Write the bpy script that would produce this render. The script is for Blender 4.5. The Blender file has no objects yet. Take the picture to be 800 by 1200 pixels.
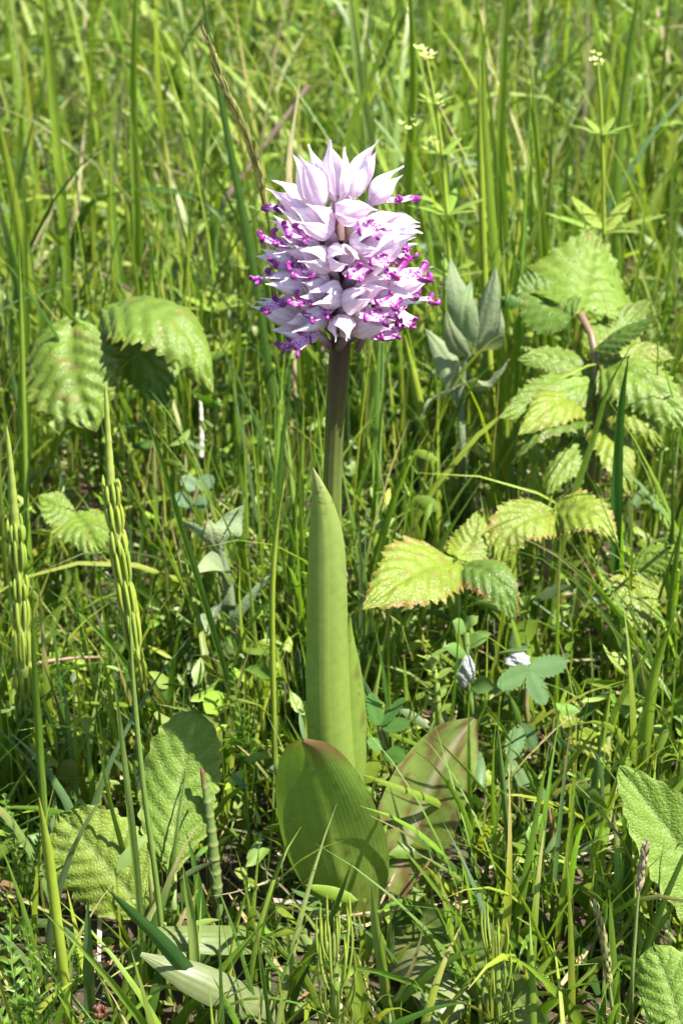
import bpy, math, random
import numpy as np
from mathutils import Vector, Matrix

random.seed(7)
rng = np.random.default_rng(7)
SC = bpy.context.scene
COL = SC.collection

# ------------------------------------------------------------------ camera
PITCH = math.radians(28.0)
FPX = 2239.0                                  # focal length in pixels of the 800 x 1200 picture
CAM = np.array([0.0, -0.4415, 0.3718])
FWD = np.array([0, math.cos(PITCH), -math.sin(PITCH)])
UPV = np.array([0, math.sin(PITCH), math.cos(PITCH)])
cam_data = bpy.data.cameras.new('camera')
cam_data.sensor_width = 36.0
cam_data.lens = 36.0 * FPX / 1200.0
cam_data.clip_start = 0.02
cam_data.clip_end = 400.0
cam_data.dof.use_dof = True
cam_data.dof.focus_distance = 0.485
cam_data.dof.aperture_fstop = 31.0
cam = bpy.data.objects.new('camera', cam_data)
cam.location = CAM
cam.rotation_euler = (math.radians(90) - PITCH, 0, 0)
COL.objects.link(cam)
SC.camera = cam

# ------------------------------------------------------------------ sky and sun
SUN_EL, SUN_AZ = math.radians(59), math.radians(-25)     # azimuth from +X towards -Y (camera side)
SUN_DIR = Vector((math.cos(SUN_EL) * math.cos(SUN_AZ), math.cos(SUN_EL) * math.sin(SUN_AZ), math.sin(SUN_EL)))
world = bpy.data.worlds.new('World')
SC.world = world
world.use_nodes = True
wn = world.node_tree.nodes
sky = wn.new('ShaderNodeTexSky')
sky.sky_type = 'NISHITA'
sky.sun_disc = False
sky.sun_elevation = SUN_EL
sky.sun_rotation = math.atan2(SUN_DIR.x, SUN_DIR.y)
bg = wn['Background']
bg.inputs['Strength'].default_value = 0.085
world.node_tree.links.new(sky.outputs[0], bg.inputs[0])
sun_data = bpy.data.lights.new('sun', 'SUN')
sun_data.energy = 5.0
sun_data.angle = math.radians(0.55)
sun_data.color = (1.0, 0.965, 0.90)
sun = bpy.data.objects.new('sun', sun_data)
sun.rotation_euler = SUN_DIR.to_track_quat('Z', 'Y').to_euler()
sun.location = (1, -1, 2)
COL.objects.link(sun)

vs = SC.view_settings
vs.view_transform = 'Standard'
vs.look = 'None'
vs.gamma = 1.0
vs.exposure = 1.70
vs.use_curve_mapping = False
SC.cycles.max_bounces = 4
SC.cycles.diffuse_bounces = 2
SC.cycles.transmission_bounces = 4
SC.cycles.glossy_bounces = 2
SC.cycles.caustics_reflective = False
SC.cycles.caustics_refractive = False
SC.cycles.adaptive_threshold = 0.03
SC.cycles.transparent_max_bounces = 8

# ------------------------------------------------------------------ helpers
def ray(px, py):
    d = FWD + np.array([1, 0, 0]) * ((px - 400) / FPX) + UPV * (-(py - 600) / FPX)
    return d
def PY(px, py, y):
    d = ray(px, py); return CAM + d * ((y - CAM[1]) / d[1])
def PZ(px, py, z=0.0):
    d = ray(px, py); return CAM + d * ((z - CAM[2]) / d[2])
def pxm(p):
    """metres per picture pixel at point p"""
    return float(np.dot(np.asarray(p) - CAM, FWD)) / FPX

def catmull(pts, n):
    p = np.asarray(pts, float)
    if len(p) == 2:
        t = np.linspace(0, 1, n)[:, None]; return p[0] * (1 - t) + p[1] * t
    seg = np.maximum(np.linalg.norm(np.diff(p, axis=0), axis=1), 1e-6)
    s = np.concatenate([[0], np.cumsum(seg)]); s /= s[-1]
    m = np.zeros_like(p)
    for i in range(len(p)):
        a, b = max(i - 1, 0), min(i + 1, len(p) - 1)
        m[i] = (p[b] - p[a]) / (s[b] - s[a])
    out = np.zeros((n, p.shape[1]))
    for k, t in enumerate(np.linspace(0, 1, n)):
        i = min(np.searchsorted(s, t, side='right') - 1, len(p) - 2)
        h = s[i + 1] - s[i]; x = (t - s[i]) / h
        out[k] = ((2*x**3 - 3*x**2 + 1) * p[i] + (x**3 - 2*x**2 + x) * h * m[i]
                  + (-2*x**3 + 3*x**2) * p[i + 1] + (x**3 - x**2) * h * m[i + 1])
    return out

def nrm(v):
    v = np.asarray(v, float)
    return v / np.maximum(np.linalg.norm(v, axis=-1, keepdims=True), 1e-12)

def interp(tab):
    xs = [a for a, b in tab]; ys = [b for a, b in tab]
    return lambda u: np.interp(u, xs, ys)

def grid_faces(nr, nc, base=0, closed=False):
    r = np.arange(nr - 1)[:, None]; c = np.arange(nc if closed else nc - 1)[None, :]
    c2 = (c + 1) % nc
    f = np.stack([r*nc + c, r*nc + c2, (r+1)*nc + c2, (r+1)*nc + c], -1).reshape(-1, 4)
    return f + base

def mesh_from(name, V, F, C, L=None):
    V = np.ascontiguousarray(V, np.float32); F = np.ascontiguousarray(F, np.int32)
    me = bpy.data.meshes.new(name)
    me.vertices.add(len(V)); me.vertices.foreach_set('co', V.ravel())
    me.loops.add(F.size); me.loops.foreach_set('vertex_index', F.ravel())
    me.polygons.add(len(F)); me.polygons.foreach_set('loop_start', np.arange(0, F.size, 4, dtype=np.int32))
    me.polygons.foreach_set('use_smooth', np.ones(len(F), bool))
    me.update(calc_edges=True)
    a = me.attributes.new('Col', 'FLOAT_COLOR', 'POINT')
    c4 = np.ones((len(V), 4), np.float32); c4[:, :3] = C
    a.data.foreach_set('color', c4.ravel())
    if L is not None:
        b = me.attributes.new('LC', 'FLOAT_VECTOR', 'POINT')
        b.data.foreach_set('vector', np.ascontiguousarray(L, np.float32).ravel())
    me.validate()
    return me

class MB:
    """collects ribbons and tubes, all quads, into ONE mesh"""
    def __init__(s): s.V, s.F, s.C, s.L, s.n = [], [], [], [], 0
    def add(s, V, F, C, L):
        s.V.append(V); s.F.append(F + s.n); s.L.append(L)
        C = np.asarray(C, float)
        s.C.append(np.broadcast_to(C, (len(V), 3)) if C.ndim == 1 else C)
        s.n += len(V)
    def ribbon(s, pts, side, w, nu=12, nv=2, fold=0.0, arc=0.0, relief=None, col=(.1, .2, .03), teeth=None, twist=0.0, wave=None):
        """a leaf surface along a centre line; w(u) half width in metres; normal = side x tangent"""
        c = catmull(pts, nu)
        t = nrm(np.gradient(c, axis=0))
        sd = np.asarray(side, float)
        sv = nrm(sd[None] - t * (t @ sd)[:, None]) if sd.ndim == 1 else nrm(sd - t * np.sum(sd * t, 1)[:, None])
        nn = np.cross(sv, t)
        u = np.linspace(0, 1, nu)
        if twist:
            a = (twist * u)[:, None]
            sv, nn = sv * np.cos(a) + nn * np.sin(a), nn * np.cos(a) - sv * np.sin(a)
        v = np.linspace(-1, 1, 2 * nv + 1)
        U, Vv = np.meshgrid(u, v, indexing='ij')
        W = (w(u) if callable(w) else np.full(nu, w))[:, None] * np.ones_like(Vv)
        if teeth is not None:
            W = W * (1 + teeth(U, Vv) * np.abs(Vv) ** 3)
        X = Vv * W; N = np.abs(X) * math.tan(fold)
        if arc:
            r = W / abs(arc)
            X = r * np.sin(Vv * abs(arc)); N = N + np.sign(arc) * r * (1 - np.cos(Vv * arc))
        if relief is not None: N = N + relief(U, Vv, W)
        P = c[:, None] + sv[:, None] * X[..., None] + nn[:, None] * N[..., None]
        if wave is not None: P = P + t[:, None] * wave(U, Vv, W)[..., None]
        cc = col(U.ravel(), Vv.ravel()) if callable(col) else col
        s.add(P.reshape(-1, 3), grid_faces(nu, 2*nv + 1), cc, np.stack([U.ravel(), Vv.ravel(), W.ravel()*100], -1))
        return s
    def tube(s, pts, rad, n=12, k=6, col=(.1, .2, .03), flat=1.0):
        c = catmull(pts, n)
        t = nrm(np.gradient(c, axis=0))
        ref = np.array([0.13, 0.97, 0.2]); ref = ref if abs(t.mean(0) @ ref) < .8 else np.array([1.0, .1, .1])
        a = nrm(np.cross(t, ref)); b = np.cross(t, a)
        u = np.linspace(0, 1, n)
        r = rad(u) if callable(rad) else np.full(n, rad)
        th = np.arange(k) * 2 * math.pi / k
        P = c[:, None] + (a[:, None] * np.cos(th)[None, :, None] + b[:, None] * (flat*np.sin(th))[None, :, None]) * r[:, None, None]
        U, T = np.meshgrid(u, th / math.pi - 1, indexing='ij')
        cc = col(U.ravel(), T.ravel()) if callable(col) else col
        s.add(P.reshape(-1, 3), grid_faces(n, k, closed=True), cc, np.stack([U.ravel(), T.ravel(), r.repeat(k)*100], -1))
        return s
    def blob(s, c, r, n=7, k=9, col=(.8, .8, .8), sq=(1, 1, 1)):
        ph = np.linspace(0.02, math.pi - .02, n); th = np.arange(k) * 2 * math.pi / k
        P = np.stack([np.sin(ph)[:, None]*np.cos(th)[None], np.sin(ph)[:, None]*np.sin(th)[None], np.cos(ph)[:, None] + 0*th[None]], -1)
        P = P * np.asarray(sq) * r + np.asarray(c)
        s.add(P.reshape(-1, 3), grid_faces(n, k, closed=True), col, np.zeros((n*k, 3)))
        return s
    def mesh(s, name, origin=(0, 0, 0)):
        V = np.concatenate(s.V) - np.asarray(origin, float)
        return mesh_from(name, V, np.concatenate(s.F), np.concatenate(s.C), np.concatenate(s.L))
    def build(s, name, mat, parent=None, origin=None):
        org = np.asarray(origin if origin is not None else (parent.location if parent else (0, 0, 0)), float)
        me = s.mesh(name, org)
        me.materials.append(mat)
        o = bpy.data.objects.new(name, me); COL.objects.link(o)
        if parent: o.parent = parent
        else: o.location = org
        return o

def tag(o, label=None, cat=None, group=None, kind=None):
    if label: o['label'] = label
    if cat: o['category'] = cat
    if group: o['group'] = group
    if kind: o['kind'] = kind
    return o
def thing(name, label, cat, loc, group=None):
    o = bpy.data.objects.new(name, None); o.empty_display_size = .01
    COL.objects.link(o); o.location = [float(q) for q in loc]
    return tag(o, label, cat, group)

# ------------------------------------------------------------------ materials
class NT:
    def __init__(s, name):
        s.m = bpy.data.materials.new(name); s.m.use_nodes = True
        s.t = s.m.node_tree; s.t.nodes.clear()
        s.out = s.t.nodes.new('ShaderNodeOutputMaterial')
    def n(s, kind, **kw):
        q = s.t.nodes.new('ShaderNode' + kind)
        for k, v in kw.items():
            if k.startswith('_'): setattr(q, k[1:], v)
            else: q.inputs[k].default_value = v
        return q
    def l(s, a, b): s.t.links.new(a, b)
    def math(s, op, a, b=None, c=None):
        q = s.n('Math', _operation=op)
        for i, x in enumerate((a, b, c)):
            if x is None: continue
            if isinstance(x, (int, float)): q.inputs[i].default_value = x
            else: s.l(x, q.inputs[i])
        return q.outputs[0]
    def mix(s, f, a, b, mode='MIX'):
        q = s.n('Mix', _data_type='RGBA', _blend_type=mode)
        for sock, x in ((q.inputs[0], f), (q.inputs[6], a), (q.inputs[7], b)):
            if isinstance(x, (int, float)): sock.default_value = x
            elif isinstance(x, tuple): sock.default_value = (*x, 1) if len(x) == 3 else x
            else: s.l(x, sock)
        return q.outputs[2]

def leaf_mat(name, transl=0.35, rough=0.42, spec=0.4, pattern=None, bump=0.3, tint=(1.15, 1.25, .5), var=.25, nscale=260, fuzz=0.0, rib=.22, ribf=26.0, specks=0):
    M = NT(name)
    col = M.n('Attribute', _attribute_name='Col').outputs['Color']
    lc = M.n('Attribute', _attribute_name='LC')
    sep = M.n('SeparateXYZ'); M.l(lc.outputs['Vector'], sep.inputs[0])
    tc = M.n('TexCoord')
    noi = M.n('TexNoise', Scale=nscale, Detail=4.0, Roughness=.6); M.l(tc.outputs['Object'], noi.inputs['Vector'])
    f = M.math('MULTIPLY_ADD', noi.outputs[0], 2 * var, 1 - var)
    mul = M.n('VectorMath', _operation='SCALE'); M.l(col, mul.inputs[0]); M.l(f, mul.inputs['Scale'])
    base = mul.outputs[0]
    h = noi.outputs[0]
    if pattern == 'parallel':                       # fine ribs running along the blade
        a = M.math('MULTIPLY', sep.outputs[1], ribf)
        w = M.math('MULTIPLY_ADD', M.math('SINE', a), .5, .5)
        mid = M.math('LESS_THAN', M.math('ABSOLUTE', sep.outputs[1]), .10)
        base = M.mix(M.math('MULTIPLY', w, rib), base, M.mix(1.0, base, (1.35, 1.25, 1.2), 'MULTIPLY'))
        base = M.mix(M.math('MULTIPLY', mid, .35), base, M.mix(1.0, base, (1.5, 1.35, 1.3), 'MULTIPLY'))
        h = M.math('ADD', M.math('MULTIPLY', w, .7), M.math('MULTIPLY', noi.outputs[0], .4))
    elif pattern == 'net':                          # fine net of small veins
        vor = M.n('TexVoronoi', _feature='DISTANCE_TO_EDGE', Scale=900.0); M.l(tc.outputs['Object'], vor.inputs['Vector'])
        e = M.math('MINIMUM', M.math('MULTIPLY', vor.outputs['Distance'], 4.0), 1.0)
        base = M.mix(M.math('MULTIPLY', M.math('SUBTRACT', 1.0, e), .14), base, M.mix(1.0, base, (1.5, 1.35, 1.4), 'MULTIPLY'))
        h = M.math('ADD', e, M.math('MULTIPLY', noi.outputs[0], .5))
    if specks:                                      # small brown marks and grit
        sp = M.n('TexNoise', Scale=650.0, Detail=3.0, Roughness=.7); M.l(tc.outputs['Object'], sp.inputs['Vector'])
        sp2 = M.n('TexNoise', Scale=110.0, Detail=2.0); M.l(tc.outputs['Object'], sp2.inputs['Vector'])
        k = M.math('MULTIPLY', M.math('GREATER_THAN', M.math('MULTIPLY_ADD', sp2.outputs[0], .5, sp.outputs[0]), specks), .6)
        base = M.mix(k, base, (.12, .075, .035))
    p = M.n('BsdfPrincipled', Roughness=rough)
    p.inputs['Specular IOR Level'].default_value = spec
    if fuzz:
        p.inputs['Sheen Weight'].default_value = fuzz
        p.inputs['Sheen Roughness'].default_value = .4
    M.l(base, p.inputs['Base Color'])
    if bump:
        b = M.n('Bump', Strength=bump, Distance=.0004); M.l(h, b.inputs['Height']); M.l(b.outputs[0], p.inputs['Normal'])
    tr = M.n('BsdfTranslucent'); M.l(M.mix(1.0, base, tint, 'MULTIPLY'), tr.inputs['Color'])
    ms = M.n('MixShader', Fac=transl); M.l(p.outputs[0], ms.inputs[1]); M.l(tr.outputs[0], ms.inputs[2])
    M.l(ms.outputs[0], M.out.inputs['Surface'])
    return M.m

M_GRASS = leaf_mat('grass_blade', transl=.42, rough=.36, spec=.45, pattern='parallel', bump=.35, var=.18)
M_STEM = leaf_mat('green_stem', transl=.12, rough=.4, spec=.4, bump=.15, var=.2)
M_BRAMBLE = leaf_mat('bramble_leaf', transl=.26, rough=.42, spec=.4, pattern='net', bump=.35, var=.26, specks=1.0)
M_ORCHIDLEAF = leaf_mat('orchid_leaf', transl=.34, rough=.40, spec=.45, pattern='parallel', bump=.07, var=.24, nscale=420, rib=.10, ribf=70.0, specks=.95)
M_ORCHIDSTEM = leaf_mat('orchid_stem', transl=.03, rough=.42, spec=.4, pattern='parallel', bump=.6, var=.3, nscale=300, rib=.3)
M_COWSLIP = leaf_mat('cowslip_leaf', transl=.32, rough=.5, spec=.2, pattern='net', bump=.45, var=.15)
M_WOOLLY = leaf_mat('woolly_leaf', transl=.28, rough=.7, spec=.15, pattern='net', bump=.5, var=.15, nscale=700, tint=(1.1, 1.2, .6), fuzz=.10)
M_HERB = leaf_mat('herb_leaf', transl=.35, rough=.48, spec=.35, bump=.3, var=.2)
M_STRAW = leaf_mat('dry_straw', transl=.2, rough=.6, spec=.25, bump=.3, var=.3, tint=(1, .95, .8))
M_OVARY = leaf_mat('flower_stalk', transl=.15, rough=.45, spec=.35, bump=.1, var=.15)

def sepal_mat():
    M = NT('white_pink_sepal')
    lc = M.n('Attribute', _attribute_name='LC'); sep = M.n('SeparateXYZ'); M.l(lc.outputs['Vector'], sep.inputs[0])
    oi = M.n('ObjectInfo')
    tc = M.n('TexCoord')
    noi = M.n('TexNoise', Scale=330.0, Detail=3.0); M.l(tc.outputs['Object'], noi.inputs['Vector'])
    v = M.math('ADD', sep.outputs[1], M.math('MULTIPLY', noi.outputs[0], .25))
    s = M.math('POWER', M.math('ABSOLUTE', M.math('SINE', M.math('MULTIPLY', v, 7.5))), 10.0)   # thin lilac veins
    fade = M.math('SUBTRACT', 1.0, M.math('MULTIPLY', sep.outputs[0], .75))
    c = M.mix(M.math('MULTIPLY', M.math('MULTIPLY', s, fade), .5), (.90, .86, .89), (.58, .28, .56))
    c = M.mix(M.math('MULTIPLY', M.math('POWER', fade, 2.5), .3), c, (.78, .58, .71))
    c = M.mix(M.math('MULTIPLY', M.math('GREATER_THAN', noi.outputs[0], .56), .2), c, (.66, .40, .60))
    p = M.n('BsdfPrincipled', Roughness=.42); p.inputs['Specular IOR Level'].default_value = .35
    M.l(c, p.inputs['Base Color'])
    b = M.n('Bump', Strength=.25, Distance=.0003); M.l(M.math('ADD', s, noi.outputs[0]), b.inputs['Height']); M.l(b.outputs[0], p.inputs['Normal'])
    tr = M.n('BsdfTranslucent'); M.l(M.mix(1.0, c, (1, .82, .97), 'MULTIPLY'), tr.inputs['Color'])
    ms = M.n('MixShader', Fac=.42); M.l(p.outputs[0], ms.inputs[1]); M.l(tr.outputs[0], ms.inputs[2])
    M.l(ms.outputs[0], M.out.inputs['Surface']); return M.m
M_SEPAL = sepal_mat()

def lip_mat(name, base, spot, spots):
    M = NT(name)
    tc = M.n('TexCoord')
    noi = M.n('TexNoise', Scale=900.0, Detail=2.0); M.l(tc.outputs['Object'], noi.inputs['Vector'])
    vor = M.n('TexVoronoi', Scale=900.0); M.l(tc.outputs['Object'], vor.inputs['Vector'])
    fac = M.math('LESS_THAN', vor.outputs['Distance'], .36) if spots else M.math('MULTIPLY', noi.outputs[0], .8)
    c = M.mix(fac, base, spot)
    if not spots:                                    # pale where it leaves the lip, deep magenta towards the end
        lc = M.n('Attribute', _attribute_name='LC'); sep = M.n('SeparateXYZ'); M.l(lc.outputs['Vector'], sep.inputs[0])
        c = M.mix(M.math('MINIMUM', M.math('MULTIPLY_ADD', sep.outputs[0], 2.6, .15), 1.0), (.62, .30, .55), c)
    p = M.n('BsdfPrincipled', Roughness=.3); p.inputs['Specular IOR Level'].default_value = .5
    M.l(c, p.inputs['Base Color'])
    tr = M.n('BsdfTranslucent'); M.l(c, tr.inputs['Color'])
    ms = M.n('MixShader', Fac=.2); M.l(p.outputs[0], ms.inputs[1]); M.l(tr.outputs[0], ms.inputs[2])
    M.l(ms.outputs[0], M.out.inputs['Surface']); return M.m
M_LIP = lip_mat('spotted_lip', (.72, .42, .66), (.38, .05, .31), True)
M_LOBE = lip_mat('magenta_lip_lobe', (.34, .040, .28), (.19, .015, .17), False)

def soil_mat():
    M = NT('soil_and_litter')
    tc = M.n('TexCoord')
    n1 = M.n('TexNoise', Scale=38.0, Detail=8.0, Roughness=.7); M.l(tc.outputs['Object'], n1.inputs['Vector'])
    n2 = M.n('TexNoise', Scale=160.0, Detail=6.0, Roughness=.75); M.l(tc.outputs['Object'], n2.inputs['Vector'])
    vor = M.n('TexVoronoi', Scale=140.0); M.l(tc.outputs['Object'], vor.inputs['Vector'])
    c = M.mix(n1.outputs[0], (.022, .014, .008), (.10, .065, .035))
    c = M.mix(M.math('MULTIPLY', M.math('GREATER_THAN', n2.outputs[0], .58), .7), c, (.27, .20, .11))
    c = M.mix(M.math('MULTIPLY', M.math('LESS_THAN', n1.outputs[0], .44), .7), c, (.05, .075, .02))
    p = M.n('BsdfPrincipled', Roughness=.9); M.l(c, p.inputs['Base Color'])
    b = M.n('Bump', Strength=.9, Distance=.004); M.l(M.math('ADD', n2.outputs[0], vor.outputs['Distance']), b.inputs['Height']); M.l(b.outputs[0], p.inputs['Normal'])
    M.l(p.outputs[0], M.out.inputs['Surface']); return M.m
M_SOIL = soil_mat()

def foam_mat():
    M = NT('foam')
    tc = M.n('TexCoord')
    vor = M.n('TexVoronoi', Scale=1500.0); M.l(tc.outputs['Object'], vor.inputs['Vector'])
    p = M.n('BsdfPrincipled', Roughness=.22); p.inputs['Base Color'].default_value = (.30, .31, .30, 1)
    p.inputs['Subsurface Weight'].default_value = .9; p.inputs['Subsurface Radius'].default_value = (.003, .003, .003)
    b = M.n('Bump', Strength=.8, Distance=.0006); M.l(vor.outputs['Distance'], b.inputs['Height']); M.l(b.outputs[0], p.inputs['Normal'])
    M.l(p.outputs[0], M.out.inputs['Surface']); return M.m
M_FOAM = foam_mat()

def simple_mat(name, a, b, rough=.5, scale=400):
    M = NT(name); tc = M.n('TexCoord')
    n1 = M.n('TexNoise', Scale=float(scale), Detail=4.0); M.l(tc.outputs['Object'], n1.inputs['Vector'])
    p = M.n('BsdfPrincipled', Roughness=rough); M.l(M.mix(n1.outputs[0], a, b), p.inputs['Base Color'])
    M.l(p.outputs[0], M.out.inputs['Surface']); return M.m
M_YELLOW = simple_mat('pale_yellow_petal', (.48, .50, .14), (.36, .40, .10))
M_REDSEED = simple_mat('red_brown_seed', (.05, .010, .007), (.14, .05, .03))

# colours (linear reflectance)
BR = (.162, .242, .024); MI = (.110, .184, .022); DK = (.055, .112, .019); YL = (.225, .288, .030); BL = (.095, .150, .055)
PALE = (.205, .275, .070); STRAW = (.46, .38, .21); OLIVE = (.12, .15, .02)
def jit(c, a=.12):
    k = 1 + random.uniform(-a, a)
    return (c[0] * k * (1 + random.uniform(-a, a)), c[1] * k, c[2] * k * (1 + random.uniform(-a, a)))
def lerpc(*stops):
    """colour along u: (u, colour) stops"""
    xs = [q[0] for q in stops]; cs = np.array([q[1] for q in stops])
    return lambda u, v: np.stack([np.interp(u, xs, cs[:, i]) for i in range(3)], -1)

# ------------------------------------------------------------------ the ground
def ground_h(x, y):
    return (.006*np.sin(7*x + 1.3)*np.cos(6*y) + .004*np.sin(19*x + 2*y) + .003*np.cos(23*y - 5*x)) * np.exp(-(x*x + y*y)/9.0) - .004
def make_ground():
    xs = np.concatenate([-np.geomspace(60, 1.0, 14), np.linspace(-.95, .95, 60), np.geomspace(1.0, 60, 14)])
    ys = np.concatenate([-np.geomspace(60, .8, 12), np.linspace(-.75, 2.6, 90), np.geomspace(2.7, 90, 16)])
    Y, X = np.meshgrid(ys, xs, indexing='ij')
    Z = ground_h(X, Y)
    V = np.stack([X, Y, Z], -1).reshape(-1, 3)
    me = mesh_from('ground', V, grid_faces(len(ys), len(xs)), (.1, .08, .05))
    me.materials.append(M_SOIL)
    o = bpy.data.objects.new('ground', me); COL.objects.link(o); tag(o, kind='structure')
make_ground()

# ------------------------------------------------------------------ masses of grass, litter and low herbs (nobody could count them)
PALETTE = np.array([BR, MI, DK, YL, BL, PALE, OLIVE])
def mass_blades(name, label, cat, x, y, length, width, lean, curve, az, cols, mat, S=6, across=2, z0=None, tip=1.0, taper=2.2, leafy=False):
    n = len(x)
    t = np.linspace(0, 1, S + 1)
    th = lean[:, None] + curve[:, None] * t[None] ** 1.6
    ds = length / S
    dx = np.sin(th) * np.cos(az)[:, None]; dy = np.sin(th) * np.sin(az)[:, None]; dz = np.cos(th)
    def cum(d): return np.concatenate([np.zeros((n, 1)), np.cumsum((d[:, 1:] + d[:, :-1]) / 2, axis=1)], 1) * ds[:, None]
    z = ground_h(x, y) - .004 if z0 is None else z0
    C = np.stack([x[:, None] + cum(dx), y[:, None] + cum(dy), z[:, None] + cum(dz)], -1)
    T = np.stack([dx, dy, dz], -1)
    perp = np.stack([-np.sin(az), np.cos(az), 0*az], -1)[:, None, :] * np.ones((1, S + 1, 1))
    N = np.cross(perp, T)
    tw = (rng.uniform(-1.3, 1.3, n)[:, None] + rng.uniform(-1.5, 1.5, n)[:, None] * t[None])[..., None]
    side = perp * np.cos(tw) + N * np.sin(tw); N2 = np.cross(side, T)
    w = width[:, None] * np.minimum(1, .55 + 1.2*t)[None] * np.maximum(1 - tip * t ** taper, .03)[None] * .5
    if leafy: w = width[:, None] * np.maximum(np.sin(math.pi*np.clip(t, 0, 1)**.8)**.8, .04)[None] * .5
    if across == 2:
        P = np.stack([C - side*w[..., None], C + side*w[..., None]], 2); nv = np.array([-1.0, 1.0])
    else:
        P = np.stack([C - side*w[..., None] + N2*w[..., None]*.45, C, C + side*w[..., None] + N2*w[..., None]*.45], 2); nv = np.array([-1.0, 0, 1.0])
    k = len(nv)
    f1 = grid_faces(S + 1, k)
    F = (f1[None] + (np.arange(n) * (S + 1) * k)[:, None, None]).reshape(-1, 4)
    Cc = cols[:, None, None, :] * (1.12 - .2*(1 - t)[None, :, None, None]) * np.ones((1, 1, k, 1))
    if mat is M_GRASS:                                         # some blades have withered tips
        dry = (np.clip((t[None] - rng.uniform(.55, .95, n)[:, None])*6, 0, 1) * (rng.random(n) < .22)[:, None])[:, :, None, None]*.8
        Cc = Cc*(1 - dry) + np.array([.36, .27, .13])*dry
    L = np.stack(np.broadcast_arrays(t[None, :, None], nv[None, None, :], w[..., None]*100), -1)
    L = np.broadcast_to(L, (n, S + 1, k, 3))
    me = mesh_from(name, P.reshape(-1, 3), F, Cc.reshape(-1, 3), L.reshape(-1, 3))
    me.materials.append(mat)
    o = bpy.data.objects.new(name, me); COL.objects.link(o)
    return tag(o, label, cat, kind='stuff')

def pal(n, weights, j=.18):
    w = np.array(weights, float); w /= w.sum()
    c = PALETTE[rng.choice(len(PALETTE), n, p=w)]
    return c * (1 + rng.uniform(-j, j, (n, 1))) * (1 + rng.uniform(-.1, .1, (n, 3)))

def scatter(n, y0, y1, marg=.1, power=1.0):
    """points inside the wedge the lens sees, with a margin to both sides"""
    y = y0 + (y1 - y0) * rng.random(n) ** power
    half = (y + .4415) * .185 + marg + .05
    x = rng.uniform(-1, 1, n) * half
    return x, y

def max_len(x, y):
    """how tall the sward stands: cropped and open around the orchid, taller behind"""
    m = np.interp(y, [-.5, -.12, -.04, .02, .10, .22, .34, .6, 3], [.03, .045, .055, .055, .075, .110, .15, .18, .19])
    return m

# things that stand clear of the sward: (px, py, radius, depth) as seen from the path
CLEAR = [(60,430,65,.19),(195,400,58,.19),(90,605,48,.13),(680,320,62,.22),(640,490,58,.16),(760,450,55,.16),(605,625,42,.10),(690,605,40,.10),(475,675,52,.07),
 (580,690,35,.07),(750,700,35,.09),(255,650,50,.1),(555,370,42,.2),(205,920,62,.01),(110,1000,62,-.004),(770,980,70,-.04),(775,1150,45,-.07),(385,970,72,-.02),(375,900,60,-.02),
 (500,950,62,.012),(520,880,45,.012),(385,820,48,-.005),(385,700,42,-.005),(385,600,34,-.005),(393,480,28,0),(400,300,112,0),(620,790,42,.05),(550,780,26,.06),(130,600,22,.05),(128,500,15,.05),(150,720,20,.05),(20,650,20,.05),(250,1150,25,-.05),(400,1030,38,-.01),(475,1020,30,.0),(505,1115,18,-.03)]
def to_px(P):
    d = P - CAM; z = d @ FWD
    return 400 + FPX*d[:, 0]/z, 600 - FPX*(d @ UPV)/z
def keep_clear(x, y, h, leak=.12):
    ok = np.ones(len(x), bool); q = rng.random(len(x))
    for f in (.5, .8, 1.0):
        px, py = to_px(np.stack([x, y, h*f], -1))
        for cx, cy, r, d in CLEAR:
            g = q < (leak*2.2 if d > .05 else leak*1.5)
            ok &= ~(((px - cx)**2 + (py - cy)**2 < r*r) & (y < d + .012)) | g
    return ok

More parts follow.
